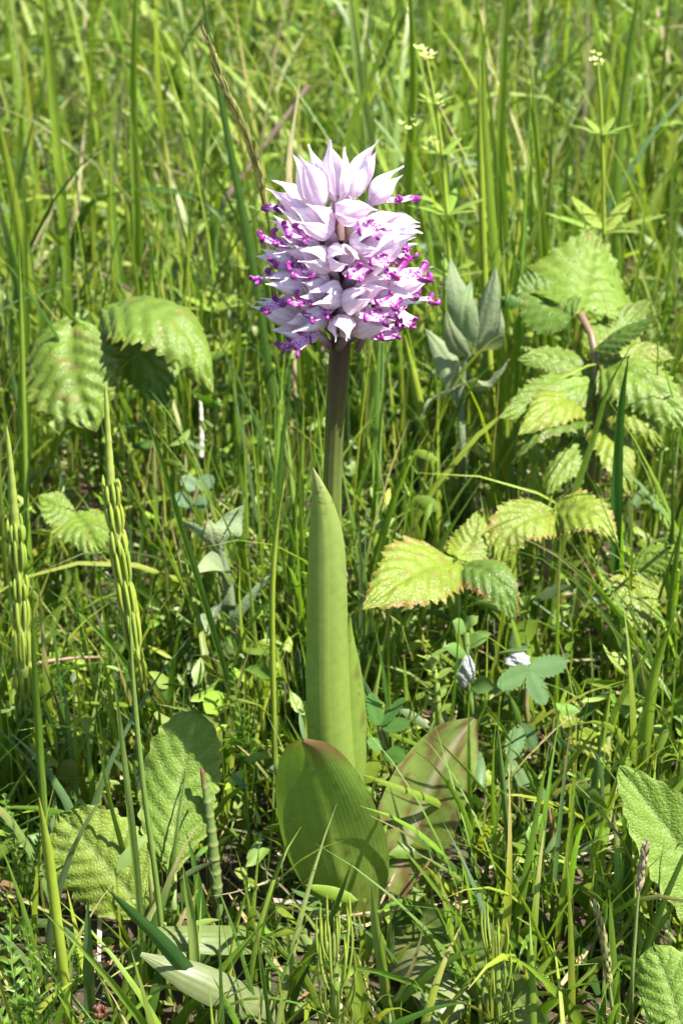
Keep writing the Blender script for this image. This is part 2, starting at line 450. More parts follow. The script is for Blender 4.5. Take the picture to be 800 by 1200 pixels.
def place_mass():
    U = rng.uniform
    def clump(x, y):
        return .5 + .25*np.sin(31*x + 3*np.sin(17*y) + 1) + .25*np.sin(23*y + 2.5*np.sin(29*x))
    def sward(name, label, n, y0, y1, marg, power, lf, wf, lean, curve, weights, S, across, leak=.1):
        x, y = scatter(n, y0, y1, marg, power)
        L = lf(x, y, n)*(.72 + .5*clump(x*1.7 + 3, y)); k = keep_clear(x, y, L*.9, leak) & (rng.random(n) < .45 + .75*clump(x, y))
        x, y, L = x[k], y[k], L[k]; n = len(x)
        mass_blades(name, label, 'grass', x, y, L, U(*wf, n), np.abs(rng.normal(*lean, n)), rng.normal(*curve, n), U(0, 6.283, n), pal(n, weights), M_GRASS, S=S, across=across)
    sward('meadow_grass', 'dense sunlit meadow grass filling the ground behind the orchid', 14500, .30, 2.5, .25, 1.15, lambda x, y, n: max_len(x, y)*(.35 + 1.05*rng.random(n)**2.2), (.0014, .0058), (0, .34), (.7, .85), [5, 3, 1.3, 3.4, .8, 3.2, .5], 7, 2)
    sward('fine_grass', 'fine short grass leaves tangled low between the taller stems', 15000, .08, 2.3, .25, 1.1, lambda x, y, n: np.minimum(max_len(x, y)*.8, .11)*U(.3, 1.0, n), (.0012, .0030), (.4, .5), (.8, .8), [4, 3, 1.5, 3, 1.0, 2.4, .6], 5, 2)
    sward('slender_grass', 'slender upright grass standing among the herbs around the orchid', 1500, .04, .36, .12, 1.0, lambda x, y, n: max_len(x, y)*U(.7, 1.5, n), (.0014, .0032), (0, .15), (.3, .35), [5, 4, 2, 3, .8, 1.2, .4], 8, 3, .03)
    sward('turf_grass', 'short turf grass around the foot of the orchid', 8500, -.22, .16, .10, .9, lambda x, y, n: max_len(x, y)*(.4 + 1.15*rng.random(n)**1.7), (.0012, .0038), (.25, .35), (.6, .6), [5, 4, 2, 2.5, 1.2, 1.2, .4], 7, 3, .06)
    # dry litter
    n = 9000
    x, y = scatter(n, -.25, 2.0, .2, 1.25)
    L = U(.006, .05, n)
    base = np.array([[.46, .38, .21], [.34, .24, .12], [.22, .13, .065], [.50, .43, .30]])[rng.integers(0, 4, n)]
    mass_blades('dry_litter', 'dry straw and brown leaf litter lying on the soil', 'litter', x, y, L, U(.0007, .0022, n), U(1.2, 1.62, n), rng.normal(.05, .25, n), U(0, 6.283, n),
                base * U(.7, 1.15, (n, 1)), M_STRAW, S=4, across=2, z0=ground_h(x, y) + U(.001, .010, n))
    n = 700
    x, y = scatter(n, .28, 2.2, .2, 1.1)
    base = np.array([[.46, .38, .21], [.40, .32, .20], [.36, .38, .16]])[rng.integers(0, 3, n)]
    mass_blades('dry_grass', 'bleached dry grass blades scattered through the green sward', 'grass', x, y, max_len(x, y)*U(.4, 1.0, n), U(.001, .003, n), np.abs(rng.normal(.2, .4, n)), rng.normal(.3, .6, n), U(0, 6.283, n),
                base*U(.7, 1.1, (n, 1)), M_STRAW, S=5, across=2)
    # low broad herbs: small leaves on short stalks
    def herbs(nm, label, n, y0, y1, lr, wr, hs, weights):
        x, y = scatter(n, y0, y1, .18, 1.1)
        L = U(*lr, n)
        hz = np.interp(y, [-.2, .05, .3, 1.5], [.012, .032, .055, .06]) * U(.1, 1.0, n) * hs * (.5 + clump(x*1.3 + 1, y*1.2))
        k = keep_clear(x, y, hz, .05); x, y, L, hz = x[k], y[k], L[k], hz[k]; n = len(x)
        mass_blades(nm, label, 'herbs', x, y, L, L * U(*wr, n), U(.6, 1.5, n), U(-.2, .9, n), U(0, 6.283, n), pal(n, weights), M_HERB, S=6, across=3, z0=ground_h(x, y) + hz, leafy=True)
        return x, y, hz
    a = herbs('low_herbs', 'low clover and other small round leaved herbs covering the soil', 6500, .02, 1.7, (.004, .013), (.4, .75), 1.15, [4, 4, 1.2, 2, 1.6, 3.0, .3])
    b = herbs('narrow_leaved_herbs', 'small narrow pointed herb leaves tangled among the grass', 12500, -.03, 1.6, (.005, .016), (.18, .36), 1.35, [4, 4, 1.2, 2.4, 1.4, 3.0, .4])
    x, y, hz = (np.concatenate(q) for q in zip(a, b)); n = len(x)
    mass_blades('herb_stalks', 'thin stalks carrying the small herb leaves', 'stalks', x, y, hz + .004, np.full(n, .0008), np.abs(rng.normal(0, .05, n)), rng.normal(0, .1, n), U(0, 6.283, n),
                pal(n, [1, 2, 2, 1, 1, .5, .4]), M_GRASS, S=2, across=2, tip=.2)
place_mass()

# ------------------------------------------------------------------ the orchid
X1 = np.array([1.0, 0, 0])
def pp(lst):            # list of (px, py, y) -> points
    return [PY(*q) for q in lst]
def wtab(pts, hw):      # half widths in picture pixels along the points -> width function in metres
    p = np.asarray(pts); s = np.concatenate([[0], np.cumsum(np.linalg.norm(np.diff(p, axis=0), axis=1))]); s /= s[-1]
    w = [h * pxm(q) for h, q in zip(hw, p)]
    def f(u):                                   # smooth interpolation through the stations
        return np.maximum(catmull(np.stack([s, np.array(w)], -1), 80)[:, 1][np.clip((u*79).astype(int), 0, 79)], 2e-5)
    def g(u):
        c = catmull(np.stack([s, np.array(w)], -1), 120)
        return np.maximum(np.interp(u, c[:, 0], c[:, 1]), 2e-5)
    return g

def noise2(u, v, seed=0, f=6):
    r = np.random.default_rng(seed); o = 0
    for k in range(5):
        a, b, c = r.uniform(-1, 1, 3); o = o + np.sin(u*f*(k + 1)*(1 + .4*a) + v*f*.7*(k + 1)*b + 6*c) / (k + 1)
    return o

def build_orchid():
    root = thing('monkey_orchid', 'tall orchid with a dense white and magenta flower head on a dark stem', 'orchid', (0, 0, 0))
    # flower stem
    spts = pp([(401, 1095, .0), (398, 960, .0), (392, 760, .0), (389, 600, 0), (392, 500, 0), (399, 400, 0), (401, 310, 0), (398, 240, 0)])
    stem_c = lerpc((0, (.17, .25, .05)), (.5, (.15, .20, .04)), (.60, (.095, .14, .026)), (.70, (.078, .098, .020)), (.77, (.055, .055, .016)), (.82, (.05, .03, .018)), (1, (.06, .022, .03)))  # purple-brown top is natural, darkened further to paint the flower head's shade
    MB().tube(spts, lambda u: np.interp(u, [0, .5, .72, .77, .82, 1], [.0036, .0028, .00235, .0025, .0027, .0018]), n=60, k=20, col=stem_c).build('stem', M_ORCHIDSTEM, root)

    def parallel_relief(amp):
        return lambda u, v, w: .35*amp * np.cos(v * 16) * (1 - np.abs(v))
    # inner sheathing leaf
    p = pp([(401, 1040, -.001), (400, 930, -.001), (400, 850, -.0005), (402, 790, .0), (407, 745, .001), (410, 724, .001)])
    def sheath_c(u, v):
        c = np.broadcast_to(np.array([.175, .25, .042]), (len(u), 3)).copy()
        for cu, cv, r in ((.62, .62, .05), (.80, .55, .05), (.55, .75, .03)):
            d = ((u - cu)*1.6)**2 + ((v - cv)*.35)**2
            k = np.clip(1.3 - d / r**2, 0, 1)[:, None] * .75; c = c*(1 - k) + np.array([.12, .075, .03])*k
        return c
    MB().ribbon(p, X1, wtab(p, [34, 50, 51, 36, 12, 2]), nu=40, nv=9, arc=-1.75, col=sheath_c, relief=parallel_relief(.00012)).build('sheath_leaf', M_ORCHIDLEAF, root)
    # outer sheathing leaf with a pointed tip
    p = pp([(394, 1040, -.006), (390, 930, -.0065), (385, 850, -.0068), (383, 760, -.0066), (383, 690, -.0062), (382, 640, -.0055), (378, 600, -.005), (372, 570, -.005), (366, 548, -.006)])
    sh = lerpc((0, (.205, .285, .055)), (.5, (.21, .29, .055)), (.93, (.22, .29, .07)), (1, (.36, .33, .16)))
    MB().ribbon(p, X1, wtab(p, [34, 40, 40, 37, 35, 31, 22, 10, .8]), nu=60, nv=9, arc=-1.5, col=sh, relief=parallel_relief(.00012)).build('sheath_leaf', M_ORCHIDLEAF, root)

    # front basal leaf: leans towards the viewer, so its outer face is seen
    p = pp([(406, 1112, -.008), (405, 1078, -.010), (403, 1040, -.013), (393, 1000, -.016), (378, 945, -.021), (367, 905, -.024), (360, 880, -.0265), (354, 867, -.029)])
    def fr_c(u, v):
        base = np.stack([.195 - .07*u, .250 - .04*u, .045 - .015*u], -1)*(1 + .05*np.sin(v*23 + u*2))[:, None]*(1 + .25*np.exp(-(v/.06)**2))[:, None]
        nz = noise2(u, v, 3, 9)
        e = np.clip((u - .86)*6 + np.abs(v)**4*np.clip((u - .45)*2.2, 0, 1)*1.2*(v > 0) + .25*nz - .1, 0, 1)[:, None]
        dot = np.clip(noise2(u*2.3, v*2.1, 8, 14) - 1.25, 0, 1)[:, None]
        base = base*(1 - e*.85) + np.array([.13, .055, .03])*e*.85
        return base*(1 - dot) + np.array([.10, .06, .025])*dot
    MB().ribbon(p, X1, wtab(p, [24, 38, 55, 63, 58, 45, 27, 3]), nu=48, nv=10, arc=-.5, col=fr_c, relief=lambda u, v, w: .0004*np.exp(-(v/.06)**2) + .0006*np.sin(u*7 + v*3)).build('basal_leaf', M_ORCHIDLEAF, root)

    # basal leaf on the far side with red brown blotches
    p = pp([(430, 1108, -.002), (456, 1050, .003), (480, 985, .009), (506, 922, .015), (534, 872, .020), (556, 842, .022)])
    def rt_c(u, v):
        nz = noise2(u*.8, v*2.2, 11, 8)
        k = np.clip((u - .45)*2.0 + .75*nz + .7*noise2(u*3, v*4, 21, 9) + .12, 0, 1)[:, None]
        c = np.array([.165, .225, .045])*(1 - k*.85) + np.array([.125, .055, .030])*k*.85
        m = np.exp(-((v + .05)/.10)**2)[:, None]*.75*np.clip(u*3 - .5, 0, 1)[:, None]  # pale streak along the middle paints the sunlit sheen
        return c*(1 - m) + np.array([.36, .32, .21])*m
    MB().ribbon(p, np.array([.82, -.12, .42]), wtab(p, [24, 40, 47, 48, 33, 3]), nu=44, nv=10, fold=.10, col=rt_c, relief=lambda u, v, w: .0007*np.sin(u*9 + v*2.5)).build('basal_leaf', M_ORCHIDLEAF, root)
    # leaves lying in the grass, to either side
    lay = [
        ([(392, 1108, -.006), (340, 1096, -.018), (270, 1100, -.034), (205, 1098, -.040), (172, 1090, -.042)], [12, 20, 20, 15, 3], (0, -.45, .9), (.12, .165, .045), -.35),
        ([(390, 1120, -.012), (350, 1172, -.040), (290, 1172, -.056), (225, 1145, -.058), (165, 1118, -.055)], [12, 20, 23, 21, 3], (-.1, -.6, .8), (.15, .18, .070), -.7),
        ([(408, 1108, -.006), (455, 1078, -.010), (520, 1098, -.030), (590, 1158, -.052), (655, 1240, -.075)], [14, 22, 28, 28, 4], (-.4, -.5, .8), (.16, .215, .05), .5),
        ([(404, 1112, -.008), (450, 1108, -.020), (498, 1122, -.036), (520, 1165, -.052), (505, 1215, -.062)], [14, 32, 42, 36, 4], (.1, -.5, .86), (.18, .21, .08), -.5),
    ]
    for q, hw, nv_, c, arc in lay:
        p = pp(q); tg = nrm(np.gradient(catmull(p, 34), axis=0))
        MB().ribbon(p, np.cross(tg, np.array(nv_)), wtab(p, hw), nu=34, nv=8, arc=arc, col=c, relief=parallel_relief(.0004)).build('basal_leaf', M_ORCHIDLEAF, root)

    # ---- flowers: shared meshes for the alike pieces
    def sepal_mesh(ang, seed):
        r = random.Random(seed)
        Rf = interp([(0, .22), (.10, .62), (.24, .95), (.40, 1.0), (.56, .92), (.72, .64), (.86, .34), (1, .17)])
        Af = interp([(0, 1.25), (.4, 1.30), (.52, 1.24), (.64, 1.02), (.75, .70), (.86, .36), (.94, .16), (1, .02)])
        nu, nv = 18, 5
        u = np.linspace(0, 1, nu); v = np.linspace(-1, 1, 2*nv + 1)
        U, V = np.meshgrid(u, v, indexing='ij')
        A = math.radians(ang) + V * Af(U) * .88
        tip = np.clip((U - .58) / .42, 0, 1)
        R = .0041 * Rf(U) * (1 + .05*np.cos(V*9 + seed)) + .00018*(ang == 90) + tip**1.6 * (.0004 + r.uniform(0, .0020))
        R = (R - .0003*np.abs(V)**4 * (ang != 90)) * (1 + .07*np.sin(U*7 + V*2.3 + seed*1.7) + .05*np.sin(U*3 - V*4 + seed))
        R = R + .00035*np.exp(-((V - .1*math.sin(seed))/.16)**2)*np.sin(U*3.1)          # raised keel
        x = .0155 * U * (1 + r.uniform(-.05, .06)) - .0004*tip*np.abs(V)
        ca = A + tip**2 * r.uniform(-.25, .25)
        P = np.stack([x, R*np.cos(ca)*.92, R*np.sin(ca) + .0011*np.sin(U*3.1)], -1)
        me = mesh_from('sepal', P.reshape(-1, 3), grid_faces(nu, 2*nv + 1), (.8, .7, .78), np.stack([U.ravel(), V.ravel(), 0*U.ravel()], -1))
        me.materials.append(M_SEPAL); return me
    sepals = [[sepal_mesh(a, 10*k + i) for i, a in enumerate((90, -18, 198))] for k in range(7)]

    def lip_meshes(seed):
        r = random.Random(seed)
        drop = r.uniform(.38, .8)
        d = nrm(np.array([1.0, r.uniform(-.15, .15), -drop])); dn = np.array([0, 0, -1.0])
        o = np.array([.0042, 0, -.0034]); Lb = r.uniform(.0078, .0098)
        q = [o, o + d*Lb*.5 + dn*.0006, o + d*Lb]
        body = MB().ribbon(q, (0, 1, 0), interp([(0, .0024), (.3, .0031), (.6, .0025), (1, .0026)]), nu=12, nv=4, fold=-.25, col=(.7, .5, .66))
        bm = body.mesh('lip'); bm.materials.append(M_LIP)
        lobes = []
        for s in (-1, 1):
            for kind in ('arm', 'leg'):
                st = o + d*Lb*(.38 if kind == 'arm' else .97) + np.array([0, s*.0011, 0])
                Ls = r.uniform(.0038, .0056) * (1 if kind == 'arm' else .8)
                out = nrm(np.array([r.uniform(.3, .8), s*(1.0 if kind == 'arm' else .5), r.uniform(-.6, .1)]))
                c1 = np.array([r.uniform(-.3, .6), s*r.uniform(-.9, .2), r.uniform(-.2, 1.0)]); c2 = c1 + np.array([r.uniform(-.8, .2), -s*r.uniform(0, .9), r.uniform(.1, .9)])
                qq = [st - out*.0004, st + out*Ls*.28, st + out*Ls*.52 + c1*Ls*.10, st + out*Ls*.66 + c1*Ls*.24, st + out*Ls*.66 + c1*Ls*.26 + c2*Ls*.22]
                b = MB().tube(qq, interp([(0, .0012), (.15, .00095), (.45, .00078), (.75, .00085), (.9, .0007), (.97, .0004), (1, .0001)]), n=18, k=8, col=(.4, .04, .3), flat=.5)
                me = b.mesh('lip_lobe'); me.materials.append(M_LOBE); lobes.append(me)
        return bm, lobes
    lips = [lip_meshes(50 + k) for k in range(9)]

    def ovary_mesh(k):
        L = .0085
        b = MB().tube([(-L, 0, -.0045), (-L*.55, 0, -.0022), (-L*.15, 0, -.0003), (.0012, 0, .0004)], interp([(0, .0011), (.5, .0014), (.85, .0016), (1, .0012)]), n=10, k=8,
                      col=lerpc((0, (.12, .08, .06)), (.5, (.26, .15, .17)), (1, (.62, .46, .56))))
        me = b.mesh('flower'); me.materials.append(M_OVARY); return me
    ovary = ovary_mesh(0)

    def crop(cx, cy, y): return PY(270 + cx/3.077, 150 + cy/3.077, y)
    F = [  # base, tip in the enlarged crop, depth of base and tip, lip?, roll
        ((312, 292), (222, 118), -.004, -.009, 0, 0), ((385, 268), (362, 65), -.004, -.006, 0, .2), ((440, 250), (562, 88), -.003, -.006, 0, 0),
        ((522, 272), (625, 190), .002, .003, 1, 0), ((262, 305), (150, 222), .003, .005, 1, 0), ((352, 392), (200, 312), -.010, -.016, 1, -.2),
        ((240, 430), (118, 318), -.004, -.007, 1, 0), ((392, 322), (505, 318), -.010, -.018, 1, .5), ((472, 388), (642, 340), -.008, -.010, 1, 0),
        ((462, 530), (708, 402), -.008, -.012, 1, 0), ((376, 482), (452, 500), -.012, -.0235, 1, .3), ((352, 512), (218, 462), -.011, -.018, 1, -.3),
        ((215, 520), (82, 455), -.004, -.007, 1, 0), ((255, 592), (122, 575), -.008, -.012, 1, -.2), ((402, 615), (262, 640), -.011, -.019, 1, -.4),
        ((225, 690), (98, 660), -.001, -.000, 0, 0), ((415, 655), (545, 605), -.012, -.020, 1, .4), ((545, 620), (700, 638), -.008, -.012, 1, .2),
        ((600, 592), (718, 552), -.001, .000, 1, 0), ((448, 735), (625, 690), -.008, -.014, 1, .2), ((385, 700), (402, 778), -.011, -.0215, 0, .1),
        ((335, 690), (240, 715), -.009, -.015, 1, -.2), ((560, 360), (655, 360), .001, .003, 1, 0), ((545, 455), (650, 415), .003, .006, 1, 0),
        ((330, 600), (235, 560), -.010, -.0165, 1, -.2), ((455, 440), (560, 420), -.010, -.018, 1, .3), ((300, 460), (190, 430), -.006, -.010, 1, -.2), ((470, 610), (600, 560), -.010, -.016, 1, .2), ((300, 750), (215, 740), -.004, -.007, 1, 0), ((520, 720), (630, 660), -.003, -.004, 1, 0),
    ]
    bm_ = MB()
    for k in range(9):                                          # small pale bracts under the lowest flowers
        a = k*2.4; zz = .1835 + .0012*k; d = np.array([math.cos(a), math.sin(a), .55]); c = np.array([float(PY(399, 402, 0)[0]), 0, zz]) + d*.0028
        b_ = MB().ribbon([c, c + d*.0035, c + d*.007 + np.array([0, 0, .0012])], (-math.sin(a), math.cos(a), 0), interp([(0, .0010), (.3, .0015), (.7, .0010), (1, .0001)]), nu=8, nv=2, arc=-.8, col=lerpc((0, (.22, .26, .10)), (1, (.42, .34, .30))))
        b_.build('bract', M_OVARY, root)
    fl = []
    for b, t, yb, yt, lp, roll in F:
        fl.append((crop(*b, yb), crop(*t, yt), lp, roll))
    axis_x = float(PY(400, 310, 0)[0])
    for i in range(16):                                        # the far side of the head
        z = .186 + .0016*i + random.uniform(-.002, .002); a = math.radians(random.uniform(35, 70) + (i*47) % 95)
        d = nrm(np.array([math.cos(a) * (1 if i % 2 else 1), math.sin(a), .25 + .035*i]))
        bp = np.array([axis_x, 0, z]) + d*.005
        fl.append((bp, bp + d*.0125, 1 if i % 3 == 0 else 0, 0))
    for i, (b, t, lp, roll) in enumerate(fl):
        ctr = np.array([axis_x, 0, 0]); sh = np.array([.85, .90, 1.0]); b = ctr + (b - ctr)*sh; t = ctr + (t - ctr)*sh
        ax = Vector(t - b); roll += random.uniform(-.3, .3); s = max(.74, min(1.10, ax.length / .0152)); ax.normalize()
        up = Vector((0, 0, 1)) - ax * ax.z
        if up.length < .35: up = Vector((0, 1, .1)) - ax * Vector((0, 1, .1)).dot(ax)
        up.normalize(); up = Matrix.Rotation(roll, 3, ax) @ up
        side = up.cross(ax)
        M = Matrix((ax, side, up)).transposed().to_4x4() @ Matrix.Scale(s, 4)
        M.translation = Vector(b)
        f = bpy.data.objects.new('flower', ovary); COL.objects.link(f); f.parent = root; f.matrix_local = M
        for me in sepals[i % 7]:
            o = bpy.data.objects.new('sepal', me); COL.objects.link(o); o.parent = f
            o.rotation_euler = [random.uniform(-.10, .10) for _ in range(3)]; q = random.uniform(.9, 1.1); o.scale = (q, random.uniform(.9, 1.1), random.uniform(.9, 1.1))
        if lp:
            bm, lobes = lips[(i*5) % 9]
            o = bpy.data.objects.new('lip', bm); COL.objects.link(o); o.parent = f
            for me in lobes:
                o = bpy.data.objects.new('lip_lobe', me); COL.objects.link(o); o.parent = f
build_orchid()

# ------------------------------------------------------------------ brambles
def bramble_leaf(root, pts, hw, side=None, n=(.12, -.60, .80), arc=-.5, fold=0.0, tone=0, red=.5, seed=0, nveins=7):
    p = pp(pts)
    r = random.Random(seed)
    L = sum(np.linalg.norm(np.asarray(p[i + 1]) - p[i]) for i in range(len(p) - 1))
    wmax = hw * pxm(p[len(p)//2])
    prof = interp([(0, .25), (.04, .62), (.12, .88), (.25, 1.0), (.4, .97), (.55, .84), (.7, .64), (.84, .39), (.94, .16), (1, .015)])
    nt = 11 + seed % 4; wid = r.uniform(.9, 1.12); pw = r.uniform(.85, 1.2)
    def teeth(U, V):
        a = (U*nt + .12*np.sin(U*17)) % 1.0
        b = (U*nt*2.0 + .3) % 1.0
        return (.19 + .03*(seed % 3))*(a - .5) + .10*(b - .5) + .05*np.sin(U*9 + seed + V)
    def relief(U, V, W):
        ph = (U*1.0 - .30*np.abs(V)) * nveins
        pl = np.abs(np.sin(math.pi*ph)) ** .5
        sec = np.sin(np.abs(V)*22 + U*5)*np.sin(ph*2*math.pi)
        return (.13*wmax*pl + .012*wmax*sec) * np.minimum(1, np.abs(V)*5) + .10*wmax*np.sin(U*6 + V*2.2 + seed)*np.abs(V)
    base = np.array([(.118, .185, .018), (.080, .145, .015), (.150, .200, .015)][tone])
    edge = np.array([.22, .085, .035])
    def col(u, v):
        ph = (u - .30*np.abs(v)) * nveins
        vein = np.exp(-((np.abs((ph + .5) % 1 - .5))/.10)**2)[:, None]*.35 + np.exp(-(v/.05)**2)[:, None]*.5
        c = base*(1 - vein*.35) + np.array([.20, .26, .06])*vein*.35
        e = np.clip((np.abs(v) - .78)*4.2 + .35*noise2(u, v, seed, 7), 0, 1)[:, None]*red
        b = np.clip(noise2(u*1.7 + seed, v*1.9, seed + 40, 8) - 1.15, 0, .8)[:, None]
        c = c*(1 + .16*noise2(u, v, seed + 70, 3)[:, None]*.5)
        return (c*(1 - e) + edge*e)*(1 - b) + np.array([.20, .13, .05])*b
    nu = 4*nt + 23
    cl = catmull(p, nu); tg = nrm(np.gradient(cl, axis=0))
    m = MB().ribbon(p, np.cross(tg, np.array(n, float)), lambda u: prof(u**pw)*wmax*wid, nu=nu, nv=9, arc=arc, fold=fold, relief=relief, col=col, teeth=teeth)
    return m.build('leaf', M_BRAMBLE, root)

def bramble(label, rootpt, stems, leaves, group='bramble shoots'):
    t = thing('bramble_shoot', label, 'bramble', rootpt, group)
    for q, rad, c in stems:
        p = [np.array(rootpt) - np.array([0, 0, .003])] + pp(q) if q[0] != 'free' else pp(q[1:])
        MB().tube(p, rad, n=16, k=7, col=c).build('stem', M_STEM, t)
    for i, kw in enumerate(leaves):
        bramble_leaf(t, **kw)
    return t
PINK = (.17, .115, .06); GST = (.14, .19, .045)
bramble('bramble shoot with two large leaves, one drooping like a tent, by tall grass', PZ(118, 560), [
    ([(122, 470, .215), (124, 400, .215), (125, 368, .214)], .0012, GST),
    ([(112, 460, .215), (95, 400, .21), (86, 378, .207)], .0009, GST)], [
    dict(pts=[(86, 377, .208), (82, 410, .198), (90, 455, .186), (112, 506, .178)], hw=78, arc=-.75, red=.25, seed=1, n=(-0.15, -0.62, 0.75)),
    dict(pts=[(124, 368, .214), (158, 358, .206), (200, 372, .195), (230, 412, .187), (244, 462, .182)], hw=62, arc=-1.0, fold=.0, red=.25, seed=2, n=(0.35, -0.25, 0.9)),
    dict(pts=[(126, 372, .216), (145, 392, .214), (172, 425, .212), (200, 478, .21)], hw=52, arc=-.5, red=.1, seed=31, tone=1, n=(.1, -.8, .5)),  # added dark leaf stands in for the shaded hollow under the tent leaf
])
bramble('low pale bramble shoot partly shaded beneath a horsetail', PZ(110, 690), [
    ([(105, 640, .145), (85, 605, .142)], .0008, GST)], [
    dict(pts=[(88, 604, .142), (70, 598, .14), (42, 582, .137)], hw=26, arc=-.4, red=.1, seed=3, n=(0, -0.5, 0.86)),
    dict(pts=[(88, 604, .142), (100, 620, .132), (120, 652, .12)], hw=36, arc=-.4, red=.1, seed=4, n=(0.1, -0.5, 0.86), tone=0),
])
bramble('tall bramble shoot with pinkish stem and wide sunlit top leaf', PZ(690, 640), [
    ([(692, 560, .17), (697, 470, .18), (696, 405, .187), (680, 368, .20)], .0014, PINK),
    ([(705, 520, .175), (712, 470, .178), (705, 432, .18)], .0011, GST)], [
    dict(pts=[(677, 366, .205), (682, 340, .222), (690, 305, .24), (698, 272, .255)], hw=62, arc=-.45, red=.05, seed=5, n=(0.1, -0.75, 0.62)),
    dict(pts=[(672, 372, .20), (655, 366, .205), (632, 348, .215), (612, 318, .225)], hw=34, arc=-.4, red=.05, seed=6, n=(-0.1, -0.5, 0.86), tone=1),
    dict(pts=[(697, 412, .185), (725, 393, .182), (752, 380, .18), (780, 366, .178)], hw=22, arc=-.9, red=.3, seed=7, n=(0, -0.25, 0.95), tone=1),
    dict(pts=[(697, 450, .182), (670, 452, .176), (630, 468, .17), (584, 492, .164)], hw=34, arc=-.7, red=.15, seed=8, n=(-0.1, -0.55, 0.8)),
    dict(pts=[(690, 470, .178), (665, 468, .17), (640, 480, .16), (606, 512, .15)], hw=32, arc=-.7, red=.3, seed=9, n=(-0.15, -0.6, 0.75), tone=2),
    dict(pts=[(690, 492, .176), (660, 494, .165), (630, 506, .156), (602, 545, .15)], hw=28, arc=-.7, red=.3, seed=10, n=(-0.3, 0.1, 0.95), tone=1),
    dict(pts=[(706, 432, .18), (735, 438, .172), (768, 460, .164), (806, 505, .156)], hw=44, arc=-.6, red=.1, seed=11, n=(0.2, -0.6, 0.75)),
    dict(pts=[(706, 430, .182), (730, 418, .186), (758, 412, .188), (792, 422, .186)], hw=22, arc=-.6, red=.1, seed=12, n=(0.1, -0.45, 0.88), tone=2),
    dict(pts=[(700, 500, .17), (716, 515, .16), (728, 545, .15), (738, 585, .145)], hw=28, arc=-.6, red=.35, seed=13, n=(0.3, -0.65, 0.7), tone=2),
    dict(pts=[(690, 445, .184), (668, 428, .186), (640, 420, .188), (606, 424, .188)], hw=30, arc=-.6, red=.1, seed=32, n=(-.1, -.5, .85)),
    dict(pts=[(700, 420, .188), (716, 400, .20), (738, 372, .21), (762, 350, .215)], hw=30, arc=-.5, red=.1, seed=33, n=(.15, -.6, .8)),
    dict(pts=[(702, 470, .176), (728, 474, .168), (752, 492, .16), (776, 528, .155)], hw=30, arc=-.6, red=.2, seed=34, tone=2, n=(.2, -.6, .75)),
    dict(pts=[(692, 515, .172), (672, 530, .162), (652, 556, .155), (640, 582, .15)], hw=24, arc=-.5, red=.2, seed=35, n=(-.2, -.6, .75)),
])
bramble('small bramble shoot with two yellow green red edged leaves in front of grass', PZ(640, 720), [
    ([(640, 670, .115), (645, 620, .118), (648, 602, .118)], .0011, PINK)], [
    dict(pts=[(646, 602, .117), (622, 606, .11), (598, 622, .104), (584, 664, .098)], hw=38, arc=-.4, red=.55, seed=14, n=(-0.15, -0.62, 0.76), tone=2),
    dict(pts=[(650, 600, .117), (672, 598, .112), (700, 608, .106), (722, 640, .10)], hw=33, arc=-.5, red=.75, seed=15, n=(0.25, -0.6, 0.75), tone=2),
])
bramble('small bramble shoot holding a single broad leaf out beside the sheathed stem', PZ(535, 770), [
    ([(535, 720, .085), (536, 680, .088), (530, 658, .088)], .0010, (.16, .20, .05))], [
    dict(pts=[(530, 660, .088), (502, 664, .078), (466, 684, .066), (424, 718, .056)], hw=50, arc=-.35, red=.6, seed=16, n=(-0.1, -0.58, 0.8), tone=2),
    dict(pts=[(536, 655, .09), (548, 640, .096), (556, 622, .10), (560, 600, .106)], hw=24, arc=-.4, red=.1, seed=17, n=(0, -0.6, 0.8), tone=2),
    dict(pts=[(540, 664, .088), (566, 670, .080), (588, 690, .074), (602, 728, .07)], hw=33, arc=-.5, red=.75, seed=18, n=(0.2, -0.55, 0.8), tone=1),
])
bramble('bramble seedling with one angular leaf behind the thick upright grass stem', PZ(742, 760), [
    ([(738, 710, .10), (734, 672, .105)], .0008, GST)], [
    dict(pts=[(734, 670, .105), (740, 690, .097), (748, 715, .09), (756, 746, .084)], hw=32, arc=-.3, red=.1, seed=19, n=(0.1, -0.65, 0.75), tone=2),
    dict(pts=[(740, 668, .107), (765, 655, .106), (790, 650, .104), (815, 655, .10)], hw=20, arc=-.5, red=.1, seed=20, n=(0.1, -0.4, 0.9)),
])
bramble('small bramble leaf pair lying low near brown litter', PZ(680, 890), [
    ([(684, 868, .045), (680, 850, .046)], .0007, GST)], [
    dict(pts=[(680, 852, .046), (668, 842, .05), (672, 832, .052), (692, 824, .054)], hw=16, arc=-.3, red=.5, seed=21, n=(0, -0.5, 0.86), tone=2),
    dict(pts=[(682, 856, .046), (690, 866, .04), (702, 882, .034), (712, 896, .03)], hw=22, arc=-.3, red=.6, seed=22, n=(0.1, -0.5, 0.86), tone=2),
])

